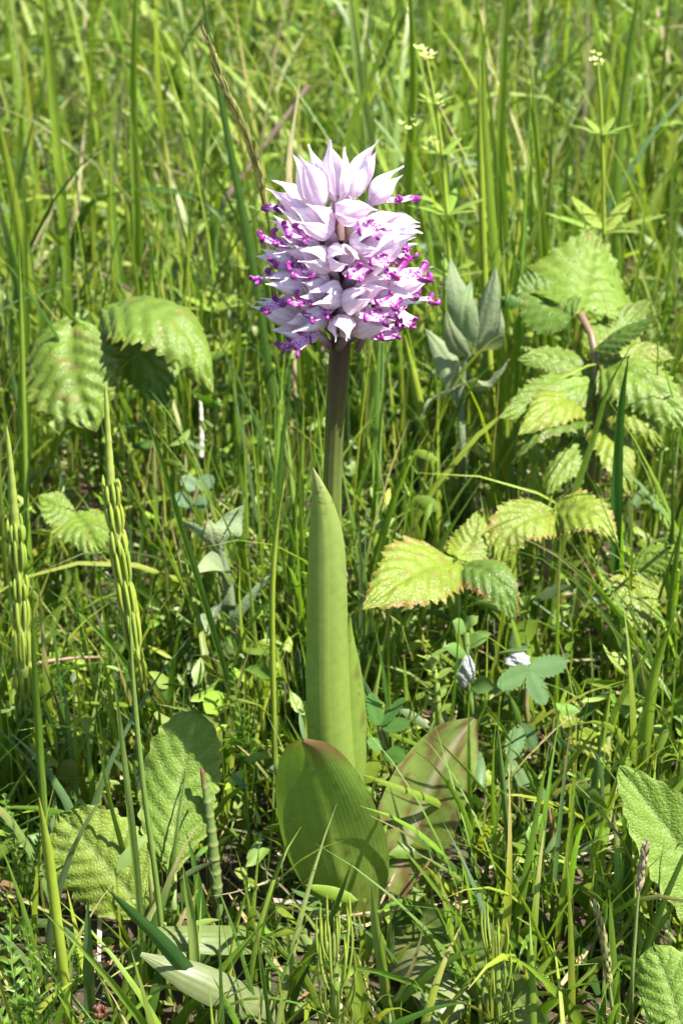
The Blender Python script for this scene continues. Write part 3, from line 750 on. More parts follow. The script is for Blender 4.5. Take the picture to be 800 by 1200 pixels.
# ------------------------------------------------------------------ woolly grey herbs
WOOL = (.205, .255, .125)
def plain_leaf(root, pts, hw, side, mat, col, name='leaf', arc=-.5, fold=0.0, prof=None, nu=20, nv=5, relief=None, teeth=None):
    p = pp(pts) if not isinstance(pts[0], np.ndarray) else pts
    wm = hw * pxm(p[len(p)//2])
    prof = prof or interp([(0, .12), (.1, .42), (.25, .8), (.42, 1), (.6, .92), (.78, .62), (.92, .26), (1, .02)])
    return MB().ribbon(p, np.array(side, float), lambda u: prof(u)*wm, nu=nu, nv=nv, arc=arc, fold=fold, col=col, relief=relief, teeth=teeth).build(name, mat, root)
def woolly(label, root, stems, leaves):
    t = thing('woolly_herb', label, 'herb', root, 'woolly grey herbs')
    for q, r in stems: MB().tube([np.array(root) - np.array([0, 0, .003])] + pp(q), r, n=14, k=7, col=(.16, .21, .10)).build('stem', M_WOOLLY, t)
    for pts, hw, sd, arc in leaves:
        plain_leaf(t, pts, hw, sd, M_WOOLLY, jit(WOOL, .08), arc=arc, relief=lambda u, v, w: -.0006*np.exp(-(v/.12)**2))
woolly('grey woolly herb with upright leaves left of the sheathed stem', PZ(276, 800), [([(272, 740, .098), (268, 690, .10), (258, 645, .102)], .0017)], [
    ([(258, 648, .102), (264, 628, .102), (276, 608, .106), (286, 592, .108)], 18, (.8, .5, .3), -.7),
    ([(255, 648, .102), (240, 632, .10), (226, 620, .10), (212, 610, .10)], 13, (.5, -.5, .7), -.9),
    ([(256, 646, .10), (252, 632, .098), (248, 620, .098), (244, 608, .10)], 13, (.9, .3, .1), -.6),
    ([(268, 685, .10), (258, 668, .092), (246, 664, .084), (228, 672, .078)], 22, (.45, -.75, -.3), -.8),
    ([(266, 715, .10), (252, 712, .09), (246, 728, .083), (244, 745, .08)], 19, (.8, .3, .5), -.4),
    ([(272, 742, .098), (284, 722, .094), (300, 698, .094), (318, 672, .096)], 20, (.65, .65, .3), -.7),
    ([(276, 785, .09), (272, 772, .082), (274, 765, .078), (286, 772, .074)], 20, (.8, -.3, -.3), -.9),
])
woolly('tall grey woolly herb with broad folded leaves right of the flower head', PZ(540, 620), [([(542, 540, .19), (540, 460, .20), (552, 400, .205)], .0015)], [
    ([(555, 408, .205), (545, 370, .20), (535, 335, .20), (528, 302, .205)], 19, (.85, .3, -.3), -.7),
    ([(556, 408, .205), (566, 372, .206), (574, 340, .208), (580, 312, .212)], 17, (.8, -.4, .3), -.9),
    ([(552, 412, .204), (545, 395, .194), (545, 360, .19), (552, 328, .195)], 17, (.9, .1, .1), -.6),
    ([(545, 448, .20), (525, 462, .19), (505, 470, .182), (492, 492, .176)], 13, (.3, -.7, .6), -.6),
    ([(546, 450, .20), (566, 448, .194), (584, 436, .19), (596, 420, .192)], 12, (.5, -.6, .6), -.5),
    ([(540, 480, .20), (530, 440, .205), (515, 410, .21), (498, 385, .216)], 16, (.8, .2, .5), -.7),
    ([(550, 420, .204), (538, 408, .192), (528, 388, .186), (522, 362, .186)], 14, (.8, .3, .4), -.8),
    ([(556, 415, .204), (572, 405, .198), (582, 385, .196), (586, 362, .20)], 13, (.7, -.5, .4), -.8),
])

# ------------------------------------------------------------------ cowslips: crinkled round toothed leaves
def cowslip_leaf(root, pts, hw, side, seed, n=None, col=(.17, .245, .060), arc=-.35, fold=0.0, prof=None, crinkle=1.0):
    p = pp(pts); wm = hw * pxm(p[len(p)//2])
    prof = prof or interp([(0, .18), (.10, .45), (.22, .78), (.38, .98), (.55, 1.0), (.72, .93), (.86, .74), (.95, .45), (1, .06)])
    def rel(U, V, W):
        ph = (U - .25*np.abs(V))*8
        return crinkle*wm*(.10*np.abs(np.sin(math.pi*ph))**.5*np.minimum(1, np.abs(V)*6) + .025*np.sin(U*40 + V*9)*np.sin(V*16 + seed) + .10*np.abs(V)**3*np.sin(U*11 + seed + V*2))
    def cf(u, v):
        ph = (u - .25*np.abs(v))*8
        k = np.exp(-(np.abs((ph + .5) % 1 - .5)/.09)**2)[:, None]*.7 + np.exp(-(v/.07)**2)[:, None]*.85
        e = np.clip((np.abs(v) - .88)*6 + .2*noise2(u, v, seed, 9), 0, 1)[:, None]*.5
        c = np.array(col)*(1 - k*.6) + np.array([.27, .34, .11])*k*.6
        return c*(1 - e) + np.array([.30, .32, .10])*e
    teeth = lambda U, V: .055*np.sin(U*62 + .8*np.sin(U*23))
    sd = np.array(side, float) if n is None else np.cross(nrm(np.gradient(catmull(p, 64), axis=0)), np.array(n, float))
    MB().ribbon(p, sd, lambda u: prof(u)*wm, nu=64, nv=10, arc=arc, fold=fold, relief=rel, col=cf, teeth=teeth).build('leaf', M_COWSLIP, root)
def cowslip(label, root, stalks, leaves):
    t = thing('cowslip_plant', label, 'cowslip', root, 'cowslip leaf rosettes')
    for q in stalks: MB().tube([np.array(root) - np.array([0, 0, .002])] + pp(q), .0016, n=10, k=7, col=(.20, .26, .09)).build('leaf_stalk', M_STEM, t)
    for kw in leaves: cowslip_leaf(t, **kw)
cowslip('cowslip rosette with two crinkled leaves in front of horsetail stems', PZ(205, 1095), [[(202, 1060, -.012), (201, 1020, -.006)], [(195, 1090, -.014), (172, 1070, -.014)]], [
    dict(pts=[(200, 1022, -.006), (203, 975, .0), (212, 905, .010), (232, 832, .018)], hw=48, side=(.97, -.05, .1), seed=1, arc=-.4, col=(.13, .205, .028)),
    dict(pts=[(174, 1072, -.014), (150, 1045, -.010), (112, 1000, -.004), (70, 952, .000)], hw=56, side=(.62, .30, .60), seed=2, arc=-.3, col=(.155, .215, .030)),
    dict(pts=[(182, 1080, -.016), (190, 1073, -.02), (197, 1066, -.022)], hw=14, side=(.8, .2, -.5), seed=3, col=(.16, .22, .04)),
])
cowslip('cowslip rosette with large arched leaf cut by the right picture edge', PZ(862, 1160), [[(880, 1130, -.05), (872, 1096, -.044)]], [
    dict(pts=[(876, 1112, -.044), (832, 1046, -.038), (782, 976, -.031), (724, 898, -.024)], hw=50, side=(.80, .25, .50), n=(-.25, -.5, .8), seed=4, arc=-.15, fold=.34, crinkle=.45, prof=interp([(0, .2), (.12, .55), (.3, .95), (.5, 1), (.68, .86), (.82, .6), (.92, .36), (.98, .16), (1, .03)]), col=(.125, .20, .026)),
    dict(pts=[(800, 1235, -.085), (792, 1190, -.078), (780, 1150, -.072), (764, 1108, -.066)], hw=40, side=(.95, -.1, .25), seed=5, arc=-.5, col=(.12, .20, .026)),
])

# ------------------------------------------------------------------ horsetails
def horsetail(label, path, rad, whorls, blen, n=8, spread=.25, col=(.23, .30, .045), tip=None, br=.0008):
    """path: root first as a ground pixel, then (px, py, y); whorls as fractions of the length"""
    root = PZ(*path[0]); p = [root - np.array([0, 0, .003])] + pp(path[1:])
    t = thing('horsetail_shoot', label, 'horsetail', root, 'horsetail shoots')
    cl = catmull(p, 200); tt = nrm(np.gradient(cl, axis=0))
    rf = lambda u: rad*np.interp(u, [0, .5, .8, .97, 1], [1, .95, .7, .35, .04])
    nodes = sorted(whorls) + [w for w in np.linspace(max(whorls) + .04, .985, 7)] if whorls else list(np.linspace(.3, .97, 9))
    def rn(u):
        r = rf(u)
        for w in nodes: r = r * (1 + .18*np.exp(-((u - w)/.010)**2))
        return r
    def sc(u, v):
        c = np.broadcast_to(np.array(col), (len(u), 3)).copy()
        for w in nodes:
            k = np.exp(-((u - w)/.008)**2)[:, None]*.55; c = c*(1 - k) + np.array([.30, .30, .10])*k
        if tip is not None:
            k = np.clip((u - .86)*9, 0, 1)[:, None]; c = c*(1 - k) + np.array(tip)*k
        return c
    MB().tube(p, rn, n=110, k=9, col=sc).build('stem', M_STEM, t)
    for wi, w in enumerate(whorls):
        i = int(w*199); c, d = cl[i], tt[i]
        a = nrm(np.cross(d, [0.1, 1, 0.2])); b = np.cross(d, a)
        Lw = blen * (1.0 if wi < len(whorls)*.7 else .7) * random.uniform(.85, 1.15)
        for k in range(n):
            th = 2*math.pi*(k + .5*(wi % 2))/n + random.uniform(-.15, .15)
            o = a*math.cos(th) + b*math.sin(th); l = Lw*random.uniform(.7, 1.15)
            q = [c + o*rad*.8, c + o*(rad*1.2 + l*spread*.5) + d*l*.3, c + o*(rad*1.2 + l*spread*.8) + d*l*.7, c + o*(rad*1.1 + l*spread*.75) + d*l]
            MB().tube(q, interp([(0, .5*br), (.3, .9*br), (.7, br), (.92, .7*br), (1, .15*br)]), n=8, k=6, col=jit((.25, .32, .045), .1)).build('branch', M_STEM, t)
horsetail('tall horsetail with knobbly whorls in front of the low bramble leaf', [(168, 870), (163, 800, .052), (155, 740, .052), (142, 660, .053), (132, 580, .055), (127, 510, .057), (124, 450, .058)], .0017, [.06, .13, .20, .27, .34, .41, .48, .55, .61, .67, .72, .77], .0145, spread=.035, br=.00062)
horsetail('tall horsetail with knobbly whorls at the left picture edge', [(32, 900), (28, 800, .05), (24, 720, .05), (20, 640, .05), (14, 560, .05), (8, 498, .05)], .0017, [.06, .14, .22, .30, .38, .46, .54, .61, .68, .74], .0135, spread=.05, br=.00062)
horsetail('bright young horsetail with stubby upright branches before the orchid foot', [(394, 1235), (393, 1180, -.072), (392, 1130, -.072), (391, 1090, -.072)], .0014, [.06, .22, .38, .54, .70, .84], .026, n=8, spread=.15, br=.00036, col=(.17, .25, .05))
horsetail('thin horsetail with a brown tip beside the cowslip leaf', [(258, 1085), (252, 1020, .0), (246, 960, .002), (236, 898, .004)], .0017, [], .01, col=(.12, .17, .05), tip=(.17, .07, .04))
horsetail('young horsetail with stubby branches in the grass right of the orchid foot', [(585, 1225), (583, 1180, -.066), (582, 1130, -.066), (580, 1092, -.066)], .0012, [.10, .28, .46, .64, .82], .022, n=7, spread=.15, br=.00034, col=(.17, .25, .05))

# ------------------------------------------------------------------ yarrow: feathery leaves
def yarrow(label, root, leaves):
    t = thing('yarrow_plant', label, 'yarrow', root, 'feathery yarrow plants')
    for pts, w in leaves:
        p = [np.asarray(root, float)] + pp(pts); cl = catmull(p, 120); tt = nrm(np.gradient(cl, axis=0))
        m = MB().tube(p, lambda u: .0007*(1 - .7*u), n=14, k=5, col=(.14, .22, .04))
        for k in range(14, 120, 4):
            f = (k - 14)/106; wl = w*pxm(cl[k])*math.sin(math.pi*min(1, .12 + .86*f))**.7
            sd = nrm(np.cross(tt[k], [0, -.6, .8])); up = np.cross(sd, tt[k])
            for s in (-1, 1):
                for j in range(3):
                    d = nrm(sd*s*(1 - .25*j) + tt[k]*(.55 + .2*j) + up*random.uniform(-.7, .7))
                    l = wl*random.uniform(.6, 1.1)*(1 - .15*j)
                    m.ribbon([cl[k], cl[k] + d*l*.5 + up*l*.06, cl[k] + d*l], tt[k], lambda u: .0006*(1.02 - u**2), nu=4, nv=1, fold=.3, col=jit((.13, .23, .03), .15))
        m.build('leaf', M_HERB, t)
yarrow('bright feathery yarrow clump in the lower corner by a thick pale grass stem', PZ(30, 1230), [
    ([(22, 1180, -.09), (14, 1130, -.085), (12, 1070, -.08)], 26), ([(40, 1190, -.09), (38, 1140, -.09), (30, 1085, -.09)], 22),
    ([(15, 1215, -.10), (-5, 1180, -.10), (-12, 1140, -.10)], 24), ([(50, 1200, -.09), (62, 1180, -.095), (72, 1150, -.095)], 16)])
yarrow('feathery yarrow leaf sprig under the cowslip leaf', PZ(100, 1150), [([(92, 1130, -.04), (88, 1120, -.045), (84, 1106, -.045)], 14), ([(70, 1150, -.045), (60, 1130, -.05), (52, 1108, -.05)], 14)])
yarrow('dark feathery yarrow sprig beside the yellow green grass stem', PZ(288, 900), [([(284, 860, .035), (278, 820, .035), (270, 778, .034)], 20), ([(292, 880, .03), (296, 850, .028), (300, 815, .026)], 16)])
yarrow('feathery yarrow sprig above the lower corner clump', PZ(28, 1050), [([(22, 1010, -.015), (12, 970, -.014), (5, 930, -.012)], 22), ([(36, 1030, -.02), (44, 1000, -.02), (48, 965, -.02)], 18)])

# ------------------------------------------------------------------ salad burnet: round toothed leaflets
def burnet(label, root, stalk, leaflets, col=(.11, .19, .065)):
    t = thing('burnet_plant', label, 'burnet', root, 'toothed burnet plants')
    MB().tube([np.array(root) - np.array([0, 0, .002])] + pp(stalk), .0008, n=12, k=6, col=(.17, .15, .06)).build('stem', M_STEM, t)
    for a, b, y0, y1, hw, sd in leaflets:
        mid = ((a[0] + b[0])/2, (a[1] + b[1])/2, (y0 + y1)/2 - .0)
        plain_leaf(t, [(*a, y0), mid, (*b, y1)], hw, sd, M_HERB, jit(col, .08), name='leaflet', arc=-.25, fold=.18, nu=41, nv=4,
                   prof=interp([(0, .2), (.12, .65), (.3, .95), (.55, 1), (.8, .8), (.93, .5), (1, .1)]), teeth=lambda U, V: .26*(((U*8) % 1) - .5))
burnet('burnet sprig with three toothed leaflets spread flat beneath white foam', PZ(622, 900), [(618, 850, .055), (616, 810, .058), (620, 788, .058)], [
    ((620, 786), (582, 802), .058, .048, 15, (.3, .5, .6)), ((620, 785), (664, 776), .058, .058, 14, (-.1, .6, .6)), ((620, 788), (638, 826), .057, .045, 12, (.8, .3, .4))])
burnet('burnet sprig with stacked dull leaflets below the toothed sprig', PZ(606, 985), [(606, 930, .03), (604, 880, .032), (608, 850, .033)], [
    ((608, 850), (598, 890), .033, .024, 12, (.8, .3, .4)), ((610, 848), (626, 878), .034, .028, 11, (.8, -.2, .5)), ((606, 895), (586, 905), .03, .026, 10, (.2, .6, .6)),
    ((606, 900), (620, 925), .03, .024, 10, (.8, .2, .4)), ((606, 912), (592, 922), .03, .026, 9, (.3, .6, .6))])
burnet('herb with three pointed toothed leaflets against the second sheathing leaf', PZ(462, 950), [(458, 900, .028), (446, 865, .028), (444, 850, .028)], [
    ((444, 850), (434, 812), .028, .032, 10, (.8, .2, .4)), ((445, 850), (474, 818), .028, .030, 10, (.7, -.4, .5)), ((446, 850), (480, 848), .028, .024, 10, (.1, .7, .5)),
    ((450, 880), (474, 888), .026, .02, 11, (.2, .7, .5)), ((448, 876), (430, 868), .026, .024, 8, (.2, .7, .6))], col=(.085, .18, .035))
burnet('burnet sprig with grey green leaflets close to the grey woolly herb', PZ(225, 660), [(222, 620, .165), (226, 590, .17), (232, 570, .172)], [
    ((232, 572), (212, 560), .172, .172, 10, (.3, .6, .6)), ((232, 572), (250, 558), .172, .175, 10, (.3, .6, .6)), ((228, 585), (248, 592), .17, .165, 10, (.1, .7, .5)), ((226, 588), (204, 584), .17, .166, 10, (.1, .7, .5))], col=(.10, .17, .075))

# ------------------------------------------------------------------ crosswort with pale yellow flowers
def crosswort(label, path, heads, whorls):
    root = PZ(*path[0]); p = [root] + pp(path[1:])
    t = thing('crosswort', label, 'wildflower', root, 'yellow crosswort stems')
    MB().tube(p, lambda u: .0011*(1 - .4*u), n=24, k=6, col=YL).build('stem', M_STEM, t)
    cl = catmull(p, 100); tt = nrm(np.gradient(cl, axis=0))
    for w, l in whorls:
        i = int(w*99)
        for k in range(6):
            a = k*math.pi/3 + w*5; d = np.array([math.cos(a), math.sin(a), .45])
            MB().ribbon([cl[i], cl[i] + d*l*.5, cl[i] + d*l + np.array([0, 0, -.1*l])], (-math.sin(a), math.cos(a), 0), lambda u: .13*l*np.sin(math.pi*np.clip(u*.9 + .08, 0, 1))**.7, nu=7, nv=1, fold=.2, col=jit((.19, .27, .035))).build('leaf', M_HERB, t)
    for (px, py, y, r) in heads:
        c = PY(px, py, y); m = MB(); rr = random.Random(int(px))
        for k in range(9):
            cc = c + np.array([rr.gauss(0, r*.6), rr.gauss(0, r*.6), rr.gauss(0, r*.5)])
            for j in range(4):
                a = j*math.pi/2 + k; d = np.array([math.cos(a), math.sin(a)*.6, .5 + .3*math.sin(a)])
                m.ribbon([cc, cc + d*r*.3, cc + d*r*.55], (-math.sin(a), math.cos(a), .2), lambda u: .16*r*np.sin(math.pi*np.clip(u*.8 + .15, 0, 1)), nu=4, nv=1, col=(.6, .6, .1))
        m.build('flower_cluster', M_YELLOW, t)
crosswort('crosswort with several pale yellow flower tufts beside a tall grass stem', [(532, 560), (527, 330, .26), (522, 240, .26), (514, 150, .26), (498, 62, .26)], [(497, 66, .26, .0040), (512, 122, .26, .0028), (482, 144, .26, .003), (508, 168, .26, .0026)], [(.55, .014), (.68, .016), (.8, .012), (.9, .008)])
crosswort('crosswort with one pale yellow tuft at far upper right', [(712, 540), (708, 330, .29), (706, 200, .29), (703, 120, .29), (699, 72, .29)], [(699, 70, .29, .0026)], [(.4, .02), (.62, .024), (.84, .012)])
crosswort('whorled crosswort stem in fine grass left of the flower head', [(250, 480), (252, 430, .32), (252, 390, .32), (250, 360, .32)], [], [(.5, .018), (.75, .018), (.98, .016)])

# ------------------------------------------------------------------ froth, dry twigs, red seed head
def foam(label, c0, y, size, sq):
    m = MB(); c = PY(*c0, y); m.blob((0, 0, 0), 1.0, n=30, k=40)
    P = m.V[0]; d = nrm(P)
    r = 1 + .16*np.sin(d[:, 0]*4 + 1 + c0[0])*np.cos(d[:, 2]*5) + .09*np.sin(d[:, 1]*9 + d[:, 0]*7)*np.sin(d[:, 2]*8 + 2) + .04*np.sin(d[:, 0]*23)*np.sin(d[:, 2]*21 + d[:, 1]*19)
    m.V[0] = d*r[:, None]*size*np.array(sq) + c
    tag(m.build('spittlebug_foam', M_FOAM, origin=c), label, 'foam', 'frothy white foam on stems')
foam('larger white froth of spittlebug foam on a herb stem', (545, 787), .066, .0040, (.75, .7, 1.6))
foam('smaller greyish froth of spittlebug foam above toothed leaflets', (607, 775), .066, .0034, (1.15, .8, .85))
t = thing('herb_sprig', 'hairy little herb sprig standing left of the white foam', 'herb', PZ(512, 900))
MB().tube([PZ(512, 900), PY(513, 840, .055), PY(510, 790, .057), PY(500, 768, .058)], .0010, n=16, k=6, col=(.2, .26, .06)).build('stem', M_STEM, t)
for k in range(14):
    a = k*2.4; py = 835 - k*5; c = PY(511 - max(0, k - 8)*1.5, py, .056); d = np.array([math.cos(a), .6*math.sin(a), .6])*.0055
    plain_leaf(t, [c, c + d*.5, c + d], 6, (-math.sin(a), math.cos(a), .1), M_HERB, jit((.19, .27, .05)), nu=6, nv=1)
t = thing('herb_sprig', 'leafy herb stem carrying the larger white foam', 'herb', PZ(556, 890))
MB().tube([PZ(556, 890), PY(554, 840, .062), PY(548, 780, .066), PY(545, 740, .068)], .0011, n=16, k=6, col=(.15, .22, .05)).build('stem', M_STEM, t)
for a, b, y0, y1, hw in [((548, 770), (520, 758), .066, .06, 9), ((548, 760), (575, 742), .067, .068, 10), ((552, 805), (580, 808), .063, .055, 12), ((546, 742), (530, 728), .068, .066, 10), ((546, 740), (560, 722), .068, .07, 9), ((554, 835), (575, 850), .062, .052, 11)]:
    plain_leaf(t, [(*a, y0), ((a[0] + b[0])/2, (a[1] + b[1])/2 - 3, (y0 + y1)/2), (*b, y1)], hw, (.2, .6, .6), M_HERB, jit((.13, .22, .05)), nu=12, nv=3)

def twig(label, pts, r, col, mat=M_STRAW, name='dry_twig', cat='twig', ground=None):
    p = pp(pts)
    o = MB().tube(p, lambda u: r*(1 - .45*u)*(1 + .12*np.sin(u*40)), n=26, k=6, col=col).build(name, mat, origin=p[0])
    tag(o, label, cat)
twig('pinkish grey dry stalk slanting through the grass upper left of the flower head', [(205, 350, .42), (232, 290, .41), (262, 238, .40), (300, 185, .40), (340, 130, .40), (362, 100, .40)], .0021, (.36, .25, .19))
twig('reddish brown bare twig standing in the litter lower right', [(650, 1030, .0), (649, 990, .004), (642, 945, .006)], .0009, (.26, .12, .07))
twig('short white bleached stalk standing under the tent shaped bramble leaf', [(236, 535, .22), (236, 500, .222), (235, 470, .224)], .0012, (.62, .58, .48))
twig('thin brown runner arching over the litter behind the horsetails', [(0, 800, .08), (35, 780, .082), (80, 772, .082), (122, 770, .08)], .0008, (.36, .24, .16))
t = thing('seed_head', 'tiny red brown dried seed head low in the corner grass', 'seed head', PZ(118, 1200))
m = MB(); c0 = PY(118, 1184, -.075); r = random.Random(3)
for k in range(30):
    d = np.array([r.gauss(0, 1), r.gauss(0, 1), r.gauss(0, 1)]); m.blob(c0 + nrm(d)*.0017*r.uniform(.6, 1.1), r.uniform(.0003, .0008), n=5, k=6, sq=(1, 1, 1.3))
m.build('seed_cluster', M_REDSEED, t)
MB().tube([PZ(118, 1200) - np.array([0, 0, .004]), c0], .0006, n=4, k=5, col=(.2, .12, .05)).build('stalk', M_STRAW, t)

# ------------------------------------------------------------------ grass seed spikes
def spike(label, stem, ear, col, n=46, r=.0045, hw=.0007):
    root = PZ(*stem[0]); p = [root] + pp(stem[1:])
    t = thing('grass_seed_spike', label, 'grass', root, 'grass stems in seed')
    MB().tube(p + pp(ear), lambda u: hw*(1 - .5*u), n=40, k=6, col=(.15, .2, .05)).build('stem', M_STEM, t)
    cl = catmull(pp(ear), 100); tt = nrm(np.gradient(cl, axis=0))
    m = MB(); rr = random.Random(5)
    for k in range(n):
        i = int(k/n*97); a = k*2.4; f = i/97
        i = min(97, max(0, i + rr.randint(-2, 2))); o = nrm(np.cross(tt[i], [math.cos(a), math.sin(a), .1])); l = r*(1.1 - .55*f)*rr.uniform(.5, 1.3)
        d = tt[i]*l + o*l*rr.uniform(.02, .2)
        q = [cl[i] + o*.0004, cl[i] + o*.0010 + d*.45, cl[i] + o*.0005 + d]
        m.ribbon(q, np.cross(tt[i], o), lambda u: .0005*np.sin(math.pi*np.clip(u*.86 + .1, 0, 1)), nu=6, nv=1, fold=-.5, col=tuple(np.array(col)*rr.uniform(.7, 1.25)))
    m.build('seed_ear', M_STRAW, t)
spike('drooping brownish grass seed spike leaning over the left of the flower head', [(335, 470), (325, 360, .15), (318, 290, .14)], [(314, 255, .13), (302, 200, .125), (285, 150, .12), (262, 100, .118), (243, 40, .115)], (.27, .25, .08), n=80, r=.0100, hw=.0007)
spike('small olive grass seed spike in the lower right grass', [(722, 1235), (718, 1190, -.07)], [(714, 1160, -.07), (708, 1110, -.069), (702, 1080, -.068), (696, 1060, -.066)], (.26, .25, .09), n=60, r=.0045)
spike('slim purplish grass seed spike standing in front of the large cowslip leaf', [(738, 1240), (740, 1150, -.075), (744, 1090, -.074)], [(747, 1050, -.073), (752, 1015, -.072), (756, 990, -.071)], (.30, .24, .15), n=30, r=.005)

